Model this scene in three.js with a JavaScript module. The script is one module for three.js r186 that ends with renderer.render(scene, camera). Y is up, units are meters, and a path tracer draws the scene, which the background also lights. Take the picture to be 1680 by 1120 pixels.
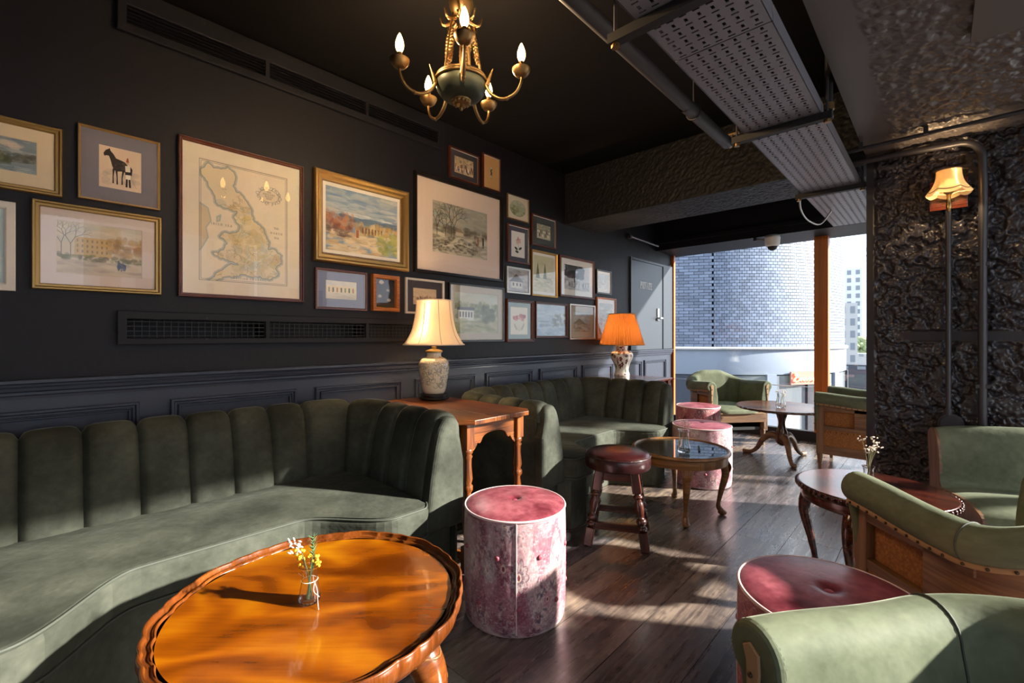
import * as THREE from 'three';
import { mergeGeometries, mergeVertices } from 'three/addons/utils/BufferGeometryUtils.js';
import { RoundedBoxGeometry } from 'three/addons/geometries/RoundedBoxGeometry.js';
import { TextGeometry } from 'three/addons/geometries/TextGeometry.js';
import { FontLoader } from 'three/addons/loaders/FontLoader.js';

// ------------------------------------------------------------------ camera, sky, sun, exposure
const scene = new THREE.Scene();
const FOCAL = 745, HORIZON = 551, EYE = 1.2, YAW = Math.atan(700 / 745);
const camera = new THREE.PerspectiveCamera(2 * Math.atan(560 / FOCAL) * 180 / Math.PI, 1.5, 0.05, 400);
camera.position.set(0, EYE, 0);
camera.rotation.y = YAW;
camera.setViewOffset(1680, 1120, 0, 560 - HORIZON, 1680, 1120);
scene.background = new THREE.Color(0.86, 0.95, 1.08);
scene.backgroundIntensity = 2.4;
const SUN_DIR = new THREE.Vector3(0.838 * Math.cos(0.39), Math.sin(0.39), -0.545 * Math.cos(0.39)).normalize();
const sun = new THREE.DirectionalLight(new THREE.Color(1.0, 0.92, 0.81), 24);
sun.position.copy(SUN_DIR).multiplyScalar(20).add(new THREE.Vector3(-0.5, 0, -2));
sun.target.position.set(-0.5, 0, -2);
sun.shadow.mapSize.set(4096, 4096);
Object.assign(sun.shadow.camera, { left: -8, right: 8, top: 8, bottom: -8, near: 0.5, far: 60 });
sun.shadow.radius = 3;
sun.name = 'sun';
scene.add(sun, sun.target);
const renderer = new THREE.WebGLRenderer({ antialias: true });
renderer.toneMapping = THREE.LinearToneMapping;
renderer.toneMappingExposure = 1.0;
renderer.shadowMap.enabled = true;

// ------------------------------------------------------------------ pixel to place (a pixel is a direction; distance comes from the surface touched)
const sY = Math.sin(YAW), cY = Math.cos(YAW);
const ray = (u, v) => { const a = (u - 840) / FOCAL, b = (HORIZON - v) / FOCAL; return [a * cY - sY, b, -a * sY - cY]; };
const onX = (u, v, x) => { const d = ray(u, v), t = x / d[0]; return [x, EYE + d[1] * t, d[2] * t]; };
const onZ = (u, v, z) => { const d = ray(u, v), t = z / d[2]; return [d[0] * t, EYE + d[1] * t, z]; };
const onY = (u, v, y) => { const d = ray(u, v), t = (y - EYE) / d[1]; return [d[0] * t, y, d[2] * t]; };

// ------------------------------------------------------------------ helpers
const V3 = (x, y, z) => new THREE.Vector3(x, y, z), PI = Math.PI, { lerp, clamp, smoothstep } = THREE.MathUtils;
function rng(seed) { return () => { seed = (seed + 0x6d2b79f5) | 0; let t = Math.imul(seed ^ (seed >>> 15), 1 | seed); t = (t + Math.imul(t ^ (t >>> 7), 61 | t)) ^ t; return ((t ^ (t >>> 14)) >>> 0) / 4294967296; }; }
function hash(x, y, s) { let h = (Math.imul(x, 374761393) + Math.imul(y, 668265263) + Math.imul(s, 974634777)) | 0; h = Math.imul(h ^ (h >>> 13), 1274126177); return ((h ^ (h >>> 16)) >>> 0) / 4294967296; }
function vn(x, y, px, py, s) {
  const ix = Math.floor(x), iy = Math.floor(y), fx = x - ix, fy = y - iy, a = fx * fx * (3 - 2 * fx), b = fy * fy * (3 - 2 * fy);
  const x0 = ((ix % px) + px) % px, x1 = (x0 + 1) % px, y0 = ((iy % py) + py) % py, y1 = (y0 + 1) % py;
  const p = hash(x0, y0, s), q = hash(x1, y0, s), r = hash(x0, y1, s), t = hash(x1, y1, s);
  return p + (q - p) * a + (r - p) * b + (p - q - r + t) * a * b;
}
function fbm(u, v, px, py, oct, s) { let a = 0.5, t = 0, n = 0; for (let o = 0; o < oct; o++) { t += a * vn(u * px, v * py, px, py, s + o * 7); n += a; px *= 2; py *= 2; a *= 0.55; } return t / n; }
const mix3 = (a, b, t) => [a[0] + (b[0] - a[0]) * t, a[1] + (b[1] - a[1]) * t, a[2] + (b[2] - a[2]) * t];
function dtex(w, h, fn, metresU = 1, metresV = metresU, srgb = true) {
  const d = new Uint8Array(w * h * 4);
  for (let j = 0; j < h; j++) for (let i = 0; i < w; i++) {
    const c = fn(i / w, j / h), o = (j * w + i) * 4;
    if (typeof c === 'number') d[o] = d[o + 1] = d[o + 2] = clamp(c, 0, 1) * 255; else for (let k = 0; k < 3; k++) d[o + k] = clamp(c[k], 0, 255);
    d[o + 3] = 255;
  }
  const t = new THREE.DataTexture(d, w, h);
  t.wrapS = t.wrapT = THREE.RepeatWrapping; t.magFilter = THREE.LinearFilter; t.minFilter = THREE.LinearFilter;
  if (srgb) t.colorSpace = THREE.SRGBColorSpace;
  t.repeat.set(1 / metresU, 1 / metresV); t.needsUpdate = true;
  return t;
}
const bumpTex = (w, h, fn, mu, mv) => dtex(w, h, fn, mu, mv, false);
function mat(color, roughness, extra = {}) {
  const phys = ['sheen', 'clearcoat', 'transmission', 'ior', 'specularIntensity', 'attenuationColor'].some((k) => k in extra);
  const { double, ...rest } = extra;
  const m = new (phys ? THREE.MeshPhysicalMaterial : THREE.MeshStandardMaterial)({ roughness, ...rest });
  if (Array.isArray(color)) m.color.setRGB(...color); else m.color.set(color);
  if (double !== false) m.side = THREE.DoubleSide;
  return m;
}
// geometry
function flat(g) {
  if (g.index) g = g.toNonIndexed();
  for (const k of Object.keys(g.attributes)) if (!['position', 'normal', 'uv'].includes(k)) g.deleteAttribute(k);
  if (!g.attributes.normal) g.computeVertexNormals();
  if (!g.attributes.uv) g.setAttribute('uv', new THREE.BufferAttribute(new Float32Array(g.attributes.position.count * 2), 2));
  return g;
}
const join = (...list) => { const l = list.flat(9).map(flat); return l.length === 1 ? l[0] : mergeGeometries(l); };
function uvBox(g, grain = 'x') {   // uv in metres, u along the grain axis
  g = flat(g);
  const p = g.attributes.position, uv = new Float32Array(p.count * 2), k = 'xyz'.indexOf(grain), a = V3(), b = V3(), c = V3();
  for (let i = 0; i < p.count; i += 3) {
    a.fromBufferAttribute(p, i); b.fromBufferAttribute(p, i + 1); c.fromBufferAttribute(p, i + 2);
    const n = b.clone().sub(a).cross(c.clone().sub(a)).toArray().map(Math.abs), m = n.indexOf(Math.max(...n));
    let u = k, v = 3 - k - m;
    if (m === k) { u = (k + 1) % 3; v = (k + 2) % 3; }
    for (let q = 0; q < 3; q++) { uv[(i + q) * 2] = p.array[(i + q) * 3 + u]; uv[(i + q) * 2 + 1] = p.array[(i + q) * 3 + v]; }
  }
  g.setAttribute('uv', new THREE.BufferAttribute(uv, 2));
  return g;
}
function uvScale(g, a, b) { const u = g.attributes.uv; for (let i = 0; i < u.count; i++) u.setXY(i, u.getX(i) * a, u.getY(i) * b); return g; }
const box = (w, h, d, x = 0, y = 0, z = 0, r = 0) => (r ? new RoundedBoxGeometry(w, h, d, 2, r) : new THREE.BoxGeometry(w, h, d)).translate(x, y, z);
const span = (x0, x1, y0, y1, z0, z1, r = 0) => box(x1 - x0, y1 - y0, z1 - z0, (x0 + x1) / 2, (y0 + y1) / 2, (z0 + z1) / 2, r);
const cyl = (r0, r1, h, x = 0, y = 0, z = 0, seg = 20) => new THREE.CylinderGeometry(r1, r0, h, seg).translate(x, y + h / 2, z);
const ball = (r, x, y, z, a = 12, b = 8) => new THREE.SphereGeometry(r, a, b).translate(x, y, z);
const lathe = (pts, seg = 40) => new THREE.LatheGeometry(pts.map((p) => new THREE.Vector2(p[0], p[1])), seg);
function smooth(pts, n = 40) { const c = new THREE.CatmullRomCurve3(pts.map((p) => V3(p[0], p[1], p[2] ?? 0)), false, 'centripetal'); return c.getPoints(n); }
const lathes = (pts, seg = 40, n = 40) => lathe(smooth(pts, n).map((p) => [Math.max(0, p.x), p.y]), seg);
const curve = (pts, closed = false) => new THREE.CatmullRomCurve3(pts.map((p) => V3(...p)), closed, 'centripetal');
const tube = (pts, r, n = 24, m = 8, closed = false) => new THREE.TubeGeometry(curve(pts, closed), n, r, m, closed);
const rod = (a, b, r, m = 10) => new THREE.TubeGeometry(new THREE.LineCurve3(V3(...a), V3(...b)), 1, r, m);
const torus = (R, r, y, n = 48, m = 8) => new THREE.TorusGeometry(R, r, m, n).rotateX(PI / 2).translate(0, y, 0);
function extr(pts, depth, bevel = 0, seg = 2, offset) {
  const s = pts instanceof THREE.Shape ? pts : new THREE.Shape(pts.map((p) => new THREE.Vector2(p[0], p[1])));
  return new THREE.ExtrudeGeometry(s, { depth: depth - 2 * bevel, bevelEnabled: bevel > 0, bevelThickness: bevel, bevelSize: bevel, bevelOffset: offset ?? -bevel, bevelSegments: seg, curveSegments: 10 }).translate(0, 0, bevel);
}
const slab = (ptsXZ, y0, y1, bevel = 0, seg = 3) => extr(ptsXZ.map(([x, z]) => [x, -z]), y1 - y0, bevel, seg).rotateX(-PI / 2).translate(0, y0, 0);
function surf(nu, nv, f, uvf) {   // a smooth sheet; f(u, v) gives a point
  const P = [], U = [], I = [];
  for (let j = 0; j <= nv; j++) for (let i = 0; i <= nu; i++) { const u = i / nu, v = j / nv, p = f(u, v); P.push(p[0], p[1], p[2]); U.push(...(uvf ? uvf(u, v, p) : [u, v])); }
  for (let j = 0; j < nv; j++) for (let i = 0; i < nu; i++) { const a = j * (nu + 1) + i, b = a + 1, c = a + nu + 1, d = c + 1; I.push(a, b, d, a, d, c); }
  const g = new THREE.BufferGeometry();
  g.setAttribute('position', new THREE.Float32BufferAttribute(P, 3)); g.setAttribute('uv', new THREE.Float32BufferAttribute(U, 2)); g.setIndex(I); g.computeVertexNormals();
  const n = g.attributes.normal, p = g.attributes.position;   // weld the normals where the sheet closes on itself
  for (let j = 0; j <= nv; j++) { const a = j * (nu + 1), b = a + nu; if (Math.hypot(p.getX(a) - p.getX(b), p.getY(a) - p.getY(b), p.getZ(a) - p.getZ(b)) < 1e-6) { const s = V3(n.getX(a) + n.getX(b), n.getY(a) + n.getY(b), n.getZ(a) + n.getZ(b)).normalize(); n.setXYZ(a, s.x, s.y, s.z); n.setXYZ(b, s.x, s.y, s.z); } }
  return g;
}
function sweep(pts, rad, n = 24, m = 10, squash = 1) {   // round bar of changing thickness; rad(t) in metres
  const c = curve(pts), fr = c.computeFrenetFrames(n, false);
  const body = surf(m, n, (u, v) => { const k = Math.round(v * n), p = c.getPointAt(v), a = u * 2 * PI, r = rad(v), N = fr.normals[k], B = fr.binormals[k]; return p.addScaledVector(N, Math.cos(a) * r).addScaledVector(B, Math.sin(a) * r * squash).toArray(); });
  return body;
}
// objects
const taken = new Map();
function numbered(n) { const k = taken.get(n) ?? 0; taken.set(n, k + 1); return k ? n + '_' + String(k).padStart(3, '0') : n; }
function mesh(name, geo, m, parent) { const o = new THREE.Mesh(Array.isArray(geo) ? join(geo) : geo, m); o.name = parent === scene ? numbered(name) : name; parent.add(o); return o; }
function tag(o, label, category, group) { Object.assign(o.userData, { label, category }); if (group) o.userData.group = group; return o; }
function thing(name, label, category, pos = [0, 0, 0], turn = 0, group) { const o = new THREE.Group(); o.name = numbered(name); o.position.set(...pos); o.rotation.y = turn; scene.add(o); return tag(o, label, category, group); }
function struct(name, geo, m, parent = scene) { const o = mesh(name, geo, m, parent); if (parent === scene) o.userData.kind = 'structure'; return o; }
function dup(o, pos, turn, label, group) { const c = o.clone(); c.name = numbered(o.name.replace(/_\d+$/, '')); c.userData = { ...o.userData }; c.position.set(...pos); c.rotation.y = turn; if (label) c.userData.label = label; if (group) c.userData.group = group; scene.add(c); return c; }

// ------------------------------------------------------------------ materials
const M = {};
{
  const n1 = bumpTex(256, 256, (u, v) => fbm(u, v, 16, 16, 4, 3), 0.6);
  M.paint = mat([0.0105, 0.0102, 0.0135], 0.5, { bumpMap: n1, bumpScale: 0.0015, specularIntensity: 0.45 });
  M.trimPaint = mat([0.034, 0.039, 0.058], 0.32, { bumpMap: n1, bumpScale: 0.001, specularIntensity: 0.8 });
  M.doorPaint = mat([0.032, 0.038, 0.048], 0.35);
  M.ceiling = mat([0.0060, 0.0056, 0.0058], 0.6, { specularIntensity: 0.35 });
  M.beam = mat([0.0115, 0.0115, 0.0135], 0.55, { specularIntensity: 0.6 });
  M.black = mat([0.008, 0.008, 0.009], 0.6);
  M.grille = mat([0.02, 0.017, 0.012], 0.5);
  M.soot = mat([0.003, 0.003, 0.003], 0.9);
  M.conduit = mat([0.040, 0.038, 0.046], 0.40);
  M.tray = mat([0.20, 0.20, 0.235], 0.42, { metalness: 0.25, bumpMap: n1, bumpScale: 0.001 });
  M.pipe = mat([0.05, 0.047, 0.05], 0.45);
  M.concrete = mat([0.034, 0.030, 0.036], 0.30);
  M.slab = mat([0.11, 0.097, 0.097], 0.45);
  M.slabSmooth = mat([0.11, 0.098, 0.098], 0.5);
}
function woodTex(seed, c, { w = 512, h = 512, mu = 0.8, mv = 0.4, rings = 10, warp = 0.35, streak = 0.5, flame = 0 } = {}) {
  return dtex(w, h, (u, v) => {
    const big = fbm(u, v, 2, 3, 4, seed), f = flame ? fbm(u, v, 3, 3, 3, seed + 50) : 0;
    const ph = (v * rings + big * warp * rings + f * flame);
    const ring = 0.5 + 0.5 * Math.sin(ph * 2 * PI), st = fbm(u, v, 5, 70, 3, seed + 9), fine = fbm(u, v, 20, 220, 2, seed + 21);
    const t = clamp(0.30 * ring + streak * (st - 0.5) * 1.6 + 0.35 * big + 0.12 + (fine - 0.5) * 0.3 + f * flame * 0.16, 0, 1);
    return t < 0.5 ? mix3(c[0], c[1], t * 2) : mix3(c[1], c[2], t * 2 - 1);
  }, mu, mv);
}
{
  const W = (seed, c, o, rough, extra) => mat([1, 1, 1], rough, { map: woodTex(seed, c, o), ...extra });
  // flame-figured mahogany: broad clouded figure with a fine lengthwise grain
  M.flame = mat([1, 1, 1], 0.17, { clearcoat: 0.5, clearcoatRoughness: 0.06, map: dtex(1024, 1024, (u, v) => {
    const w1 = fbm(u, v, 3, 3, 3, 411), w2 = fbm(u, v, 2, 4, 3, 423), cloud = fbm(u + w1 * 0.16, v + w2 * 0.22, 4, 7, 4, 431), band = 0.5 + 0.5 * Math.sin((v * 7 + w2 * 5 + w1 * 2) * 2 * PI), fine = fbm(u, v, 14, 180, 3, 447);
    const t = clamp(0.5 + (cloud - 0.5) * 1.5 + (band - 0.5) * 0.30 + (fine - 0.5) * 0.18, 0, 1), c = [[84, 34, 1], [138, 70, 3], [176, 112, 7]];
    return t < 0.5 ? mix3(c[0], c[1], t * 2) : mix3(c[1], c[2], t * 2 - 1);
  }, 1.1, 1.1) });
  M.flameEdge = W(12, [[62, 28, 8], [104, 52, 16], [140, 80, 32]], { mu: 0.6, mv: 0.5, rings: 2, streak: 0.3 }, 0.25);
  M.oak = W(13, [[58, 26, 8], [112, 58, 20], [150, 88, 38]], { mu: 0.9, mv: 0.3, rings: 6, streak: 0.9 }, 0.32);
  M.mahogany = W(14, [[30, 11, 8], [62, 24, 16], [92, 40, 26]], { rings: 4, streak: 0.6 }, 0.22, { clearcoat: 0.4, clearcoatRoughness: 0.12 });
  M.stoolWood = W(15, [[34, 14, 8], [66, 28, 15], [92, 42, 24]], { rings: 4 }, 0.25, { clearcoat: 0.4, clearcoatRoughness: 0.15 });
  M.walnut = W(16, [[84, 54, 28], [124, 84, 46], [156, 112, 68]], { rings: 5 }, 0.3);
  M.chairWood = W(17, [[78, 52, 34], [112, 80, 54], [136, 102, 72]], { rings: 5, streak: 0.5 }, 0.5);
  M.tripod = W(18, [[46, 28, 20], [82, 52, 38], [116, 78, 58]], { rings: 4 }, 0.25);
  M.postWood = W(19, [[136, 66, 18], [176, 92, 28], [200, 116, 44]], { mu: 2, mv: 0.3, rings: 3, streak: 0.5 }, 0.4);
  M.frameOak = W(20, [[124, 66, 18], [170, 98, 34], [200, 128, 56]], { mu: 0.4, mv: 0.2 }, 0.4);
  M.frameMahogany = W(21, [[44, 16, 8], [86, 38, 20], [116, 58, 32]], { mu: 0.4, mv: 0.1 }, 0.28);
}
// floor: worn oak boards, five print variants
M.planks = [0, 1, 2, 3, 4].map((k) => {
  const warm = [[[60, 52, 48], [106, 92, 84], [156, 139, 125]], [[53, 47, 46], [89, 79, 74], [130, 118, 110]], [[70, 59, 50], [122, 104, 88], [178, 154, 127]], [[58, 52, 52], [96, 86, 83], [142, 128, 122]], [[60, 52, 47], [108, 91, 79], [161, 139, 118]]][k];
  const s = 100 + k * 31;
  const map = dtex(1024, 256, (u, v) => {
    const big = fbm(u, v, 3, 2, 4, s), st = fbm(u, v, 8, 40, 4, s + 5), fine = fbm(u, v, 40, 160, 2, s + 8), knot = fbm(u, v, 6, 3, 4, s + 13), scr = fbm(u, v, 90, 24, 2, s + 17);
    let t = clamp(0.5 + (big - 0.5) * 1.3 + (st - 0.5) * 0.8 + (fine - 0.5) * 0.5 + (scr - 0.5) * 0.35, 0, 1);
    let c = t < 0.5 ? mix3(warm[0], warm[1], t * 2) : mix3(warm[1], warm[2], t * 2 - 1);
    const dark = smoothstep(knot, 0.62, 0.76); c = mix3(c, [38, 36, 38], dark * 0.6);
    return c;
  }, 2.0, 0.5);
  const rough = bumpTex(512, 128, (u, v) => 0.55 + 0.5 * (fbm(u, v, 8, 30, 4, s + 5) - 0.3), 2.0, 0.5);
  return mat([0.80, 0.83, 0.92], 0.44, { map, roughnessMap: rough, bumpMap: rough, bumpScale: 0.0002, ior: 2.3 });
});
// cloth
{
  const nap = (seed, c0, c1, k = 1) => dtex(512, 512, (u, v) => { const a = fbm(u, v, 4, 4, 5, seed), b = fbm(u, v, 40, 40, 3, seed + 3), t = clamp(0.5 + (a - 0.5) * 1.5 * k + (b - 0.5) * 0.4 * k, 0, 1); return mix3(c0, c1, t); }, 0.8);
  const bump = bumpTex(256, 256, (u, v) => fbm(u, v, 6, 6, 5, 77), 0.5);
  M.velvet = mat([1, 1, 1], 0.75, { map: nap(31, [46, 48, 41], [81, 83, 73]), bumpMap: bump, bumpScale: 0.006, sheen: 1, sheenColor: new THREE.Color(0.33, 0.36, 0.33), sheenRoughness: 0.45, specularIntensity: 0.25 });
  M.velvetChair = mat([1, 1, 1], 0.7, { map: nap(33, [78, 84, 66], [115, 120, 98]), bumpMap: bump, bumpScale: 0.003, sheen: 1, sheenColor: new THREE.Color(0.42, 0.45, 0.34), sheenRoughness: 0.4, specularIntensity: 0.3 });
  M.piping = mat([0.050, 0.056, 0.043], 0.7);
  M.hessian = mat([1, 1, 1], 0.9, { map: dtex(256, 256, (u, v) => { const w = 0.5 + 0.25 * Math.sin(u * 2 * PI * 40) + 0.25 * Math.sin(v * 2 * PI * 40), n = fbm(u, v, 20, 20, 3, 5); return mix3([104, 62, 28], [172, 116, 62], clamp(w * 0.6 + (n - 0.5) * 0.9 + 0.15, 0, 1)); }, 0.12) });
  M.gimp = mat([0.30, 0.18, 0.09], 0.85);
  M.nail = mat([0.05, 0.035, 0.02], 0.45, { metalness: 0.6 });
  M.leather = mat([1, 1, 1], 0.26, { map: nap(34, [34, 12, 12], [58, 22, 22]), bumpMap: bump, bumpScale: 0.003 });
  M.crimson = mat([1, 1, 1], 0.34, { map: dtex(512, 512, (u, v) => { const a = fbm(u, v, 5, 5, 6, 61), b = fbm(u, v, 22, 22, 4, 64), t = clamp(0.5 + (a - 0.5) * 1.7 + (b - 0.5) * 0.8, 0, 1); return mix3([98, 34, 44], [164, 90, 98], t); }, 0.5), sheen: 0.5, sheenColor: new THREE.Color(0.8, 0.5, 0.55), sheenRoughness: 0.4, bumpMap: bump, bumpScale: 0.002 });
  M.pipingPink = mat([0.72, 0.52, 0.50], 0.6);
  M.buttonRed = mat([0.30, 0.06, 0.085], 0.5);
}
// faded floral tapestry for the poufs (a printed cloth)
function floralTex(seed, deep) {
  const W = 1024, H = 512, c = document.createElement('canvas'); c.width = W; c.height = H;
  const g = c.getContext('2d'), r = rng(seed);
  g.fillStyle = deep ? '#9a5058' : '#b5808a'; g.fillRect(0, 0, W, H);
  const pal = deep ? ['#5e1826', '#8a3440', '#c07a78', '#d8b0a0', '#2c2028', '#b04a58', '#e0c0a8'] : ['#8a3a50', '#b05a6c', '#dcb0ac', '#f2e4da', '#5c4250', '#c47a88', '#ecd0c4', '#77687a'];
  const pick = () => pal[Math.floor(r() * pal.length)];
  const blot = (x, y, rx, ry, col, al, rot = r() * 3) => { g.globalAlpha = al; g.fillStyle = col; for (const ox of [-W, 0, W]) { g.beginPath(); g.ellipse(x + ox, y, rx, ry, rot, 0, 7); g.fill(); } };
  for (let i = 0; i < 90; i++) blot(r() * W, r() * H, 30 + r() * 70, 20 + r() * 50, pick(), 0.38);
  for (let i = 0; i < 30; i++) {   // flower heads, outlined and layered
    const x = r() * W, y = r() * H, R = 18 + r() * 30, n = 7 + Math.floor(r() * 5), col = pick(), line = r() < 0.5 ? '#4c2a3c' : '#f6ebe2';
    for (const [q, cc] of [[1, line], [0.9, col], [0.55, pick()]]) for (let k = 0; k < n; k++) { const a = k / n * 2 * PI; blot(x + Math.cos(a) * R * 0.6 * q, y + Math.sin(a) * R * 0.6 * q, R * 0.40 * q, R * 0.24 * q, cc, 0.5, a); }
    blot(x, y, R * 0.26, R * 0.26, '#f0dcc0', 0.8); blot(x, y, R * 0.15, R * 0.15, '#7a2438', 0.85);
  }
  for (let i = 0; i < 70; i++) { const x = r() * W, y = r() * H, a = r() * 7; for (let k = 0; k < 5; k++) blot(x + Math.cos(a) * k * 12, y + Math.sin(a) * k * 12, 12, 4.5, r() < 0.5 ? '#55485a' : '#e9d6c4', 0.55, a + (k % 2 ? 0.9 : -0.9)); }
  for (let i = 0; i < 9000; i++) { g.globalAlpha = 0.3; g.fillStyle = r() < 0.5 ? '#f4e8e0' : pick(); const s = 1 + r() * 3; g.fillRect(r() * W, r() * H, s * (1 + r() * 4), s); }
  g.globalAlpha = 1;
  const im = g.getImageData(0, 0, W, H).data;
  return dtex(W, H, (u, v) => { const i = (Math.floor(v * H) * W + Math.floor(u * W)) * 4, n = fbm(u, v, 8, 4, 5, seed + 2), w = fbm(u, v, 200, 100, 2, seed + 6), f = smoothstep(n, 0.42, 0.68) * (deep ? 0.15 : 0.75), k = 0.78 + 0.4 * w; return mix3([im[i] * k, im[i + 1] * k, im[i + 2] * k], [240, 226, 220], f * 0.8); }, 0.95, 0.47);
}
M.floral = mat([0.70, 0.67, 0.68], 0.7, { map: floralTex(5, false), sheen: 0.4, sheenColor: new THREE.Color(0.8, 0.7, 0.7), sheenRoughness: 0.5 });
M.floralDeep = mat([0.8, 0.7, 0.7], 0.6, { map: floralTex(9, true) });
// metals, glass, ceramics
M.brass = mat([0.55, 0.36, 0.13], 0.3, { metalness: 1 });
M.oldBrass = mat([0.30, 0.185, 0.075], 0.38, { metalness: 1 });
M.bronze = mat([0.05, 0.06, 0.04], 0.42, { metalness: 0.5 });
M.chrome = mat([0.7, 0.7, 0.7], 0.2, { metalness: 1 });
M.glass = mat([0.97, 0.985, 0.98], 0.0, { transmission: 1, thickness: 0.002, ior: 1.48 });
M.windowGlass = mat([0.97, 0.99, 1], 0.0, { transmission: 1, thickness: 0, ior: 1.45 });
M.pictureGlass = mat([1, 1, 1], 0.0, { transmission: 1, thickness: 0, ior: 1.4 });
M.tableGlass = mat([0.95, 1, 0.98], 0.0, { transmission: 1, thickness: 0, ior: 1.5 });
M.water = mat([0.95, 1, 1], 0.0, { transmission: 1, thickness: 0.02, ior: 1.33 });
M.white = mat([0.75, 0.75, 0.74], 0.5);
M.gilt = mat([0.40, 0.245, 0.085], 0.36, { metalness: 0.85 });
M.giltDark = mat([0.22, 0.13, 0.05], 0.4, { metalness: 0.6 });
M.silver = mat([0.45, 0.42, 0.38], 0.35, { metalness: 0.8 });
M.ebony = mat([0.012, 0.009, 0.008], 0.2);
M.ivoryFrame = mat([0.62, 0.56, 0.48], 0.5);
M.bulb = mat([1, 0.8, 0.5], 0.3, { emissive: new THREE.Color(1, 0.62, 0.24), emissiveIntensity: 10 });

// ------------------------------------------------------------------ the room
const WX = -2.70, RX = 1.80, WZ = -6.10, BZ = 2.0, CEIL = 2.80;
{ // floor: boards 25 cm wide running along the wall
  const f = struct('floor', span(WX - 0.15, RX + 0.15, -0.12, -0.016, WZ - 0.15, BZ + 0.15), M.black);
  const r = rng(4), cache = new Map();
  for (let k = -7; k <= 12; k++) {
    const x0 = Math.max(WX, -1.15 + 0.25 * k), x1 = Math.min(RX, -1.15 + 0.25 * (k + 1));
    if (x1 - x0 < 0.02) continue;
    let z = BZ - r() * 1.6;
    for (let zz = BZ, end = z; zz > WZ; zz = end, end = zz - 1.75 - r() * 0.5) {
      const z0 = Math.max(end, WZ), z1 = zz;
      if (z1 - z0 < 0.01) continue;
      const g = uvBox(span(x0 + 0.0012, x1 - 0.0012, -0.016, (r() - 0.5) * 0.0012, z0 + 0.0012, z1 - 0.0012), 'z');
      const du = r() * 2, dv = r(), uv = g.attributes.uv; for (let i = 0; i < uv.count; i++) uv.setXY(i, uv.getX(i) + du, uv.getY(i) + dv);
      mesh('plank', g, M.planks[Math.floor(r() * 5)], f);
    }
  }
}
struct('ceiling', span(WX - 0.15, RX + 0.15, CEIL, CEIL + 0.1, WZ - 0.15, BZ + 0.15), M.ceiling);
const VENT = { z: [[207, 433], [440, 597], [602, 716]].map(([a, b]) => [onX(a, 500, WX)[2], onX(b, 500, WX)[2]]), low: [1.19, 1.278], high: [2.615, 2.70] };
const wallLeft = (() => { // the wall has real duct openings behind the vents
  const v2 = (p) => new THREE.Vector2(...p), s = new THREE.Shape([[-BZ - 0.15, 0], [-WZ + 0.05, 0], [-WZ + 0.05, CEIL], [-BZ - 0.15, CEIL]].map(v2));
  for (const [lo, hi] of [VENT.low, VENT.high]) for (const [a, b] of VENT.z) s.holes.push(new THREE.Path([[-a, lo], [-a, hi], [-b, hi], [-b, lo]].map(v2)));
  return struct('wall_left', [uvBox(new THREE.ExtrudeGeometry(s, { depth: 0.15, bevelEnabled: false }).rotateY(PI / 2).translate(WX - 0.15, 0, 0)), uvBox(span(WX - 0.17, WX - 0.15, 0, CEIL, WZ - 0.05, BZ + 0.15))], M.paint);
})();
struct('wall_back', uvBox(span(WX, RX + 0.15, 0, CEIL, BZ, BZ + 0.15)), M.paint);
struct('trim_5', uvBox(span(WX, WX + 0.004, 0.135, 0.945, WZ + 0.03, BZ)), M.trimPaint);
{ // dado rail, wainscot panels with bolection mouldings
  const prof = [[0, 0.945], [0.012, 0.945], [0.014, 0.957], [0.02, 0.962], [0.02, 0.972], [0.03, 0.978], [0.034, 0.99], [0.028, 0.997], [0.030, 1.004], [0.040, 1.010], [0.040, 1.022], [0.010, 1.026], [0, 1.026]];
  struct('trim_1', extr(prof, BZ - WZ - 0.03).rotateY(0).translate(WX, 0, WZ + 0.03), M.trimPaint);
  const ring = (z0, z1, y0, y1, ins, w, h) => { // one step of moulding round a panel
    const s = new THREE.Shape([[z0 + ins, y0 + ins], [z1 - ins, y0 + ins], [z1 - ins, y1 - ins], [z0 + ins, y1 - ins]].map((p) => new THREE.Vector2(...p)));
    s.holes.push(new THREE.Path([[z0 + ins + w, y0 + ins + w], [z0 + ins + w, y1 - ins - w], [z1 - ins - w, y1 - ins - w], [z1 - ins - w, y0 + ins + w]].map((p) => new THREE.Vector2(...p))));
    return new THREE.ExtrudeGeometry(s, { depth: h, bevelEnabled: true, bevelThickness: 0.003, bevelSize: 0.003, bevelOffset: -0.003, bevelSegments: 1 }).rotateY(PI / 2).translate(WX + 0.004, 0, 0);
  };
  const edges = [[-200, 228], [279, 485], [516, 657], [679.5, 778], [795.5, 872], [884, 945], [954, 1004], [1010, 1051], [1055.5, 1091]];
  for (const [a, b] of edges) {
    const z0 = a < 0 ? 0.32 : onX(a, 600, WX)[2], z1 = onX(b, 600, WX)[2];
    const g = [ring(-z0, -z1, 0.17, 0.897, 0, 0.014, 0.016), ring(-z0, -z1, 0.17, 0.897, 0.014, 0.012, 0.008), ring(-z0, -z1, 0.17, 0.897, 0.030, 0.010, 0.012)];
    mesh('panel_moulding', join(g), M.trimPaint, wallLeft);
  }
}
struct('baseboard_left', extr([[0, 0], [0.018, 0], [0.018, 0.11], [0.010, 0.13], [0, 0.135]], BZ - WZ - 0.02).translate(WX, 0, WZ + 0.02), M.trimPaint);
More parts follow.
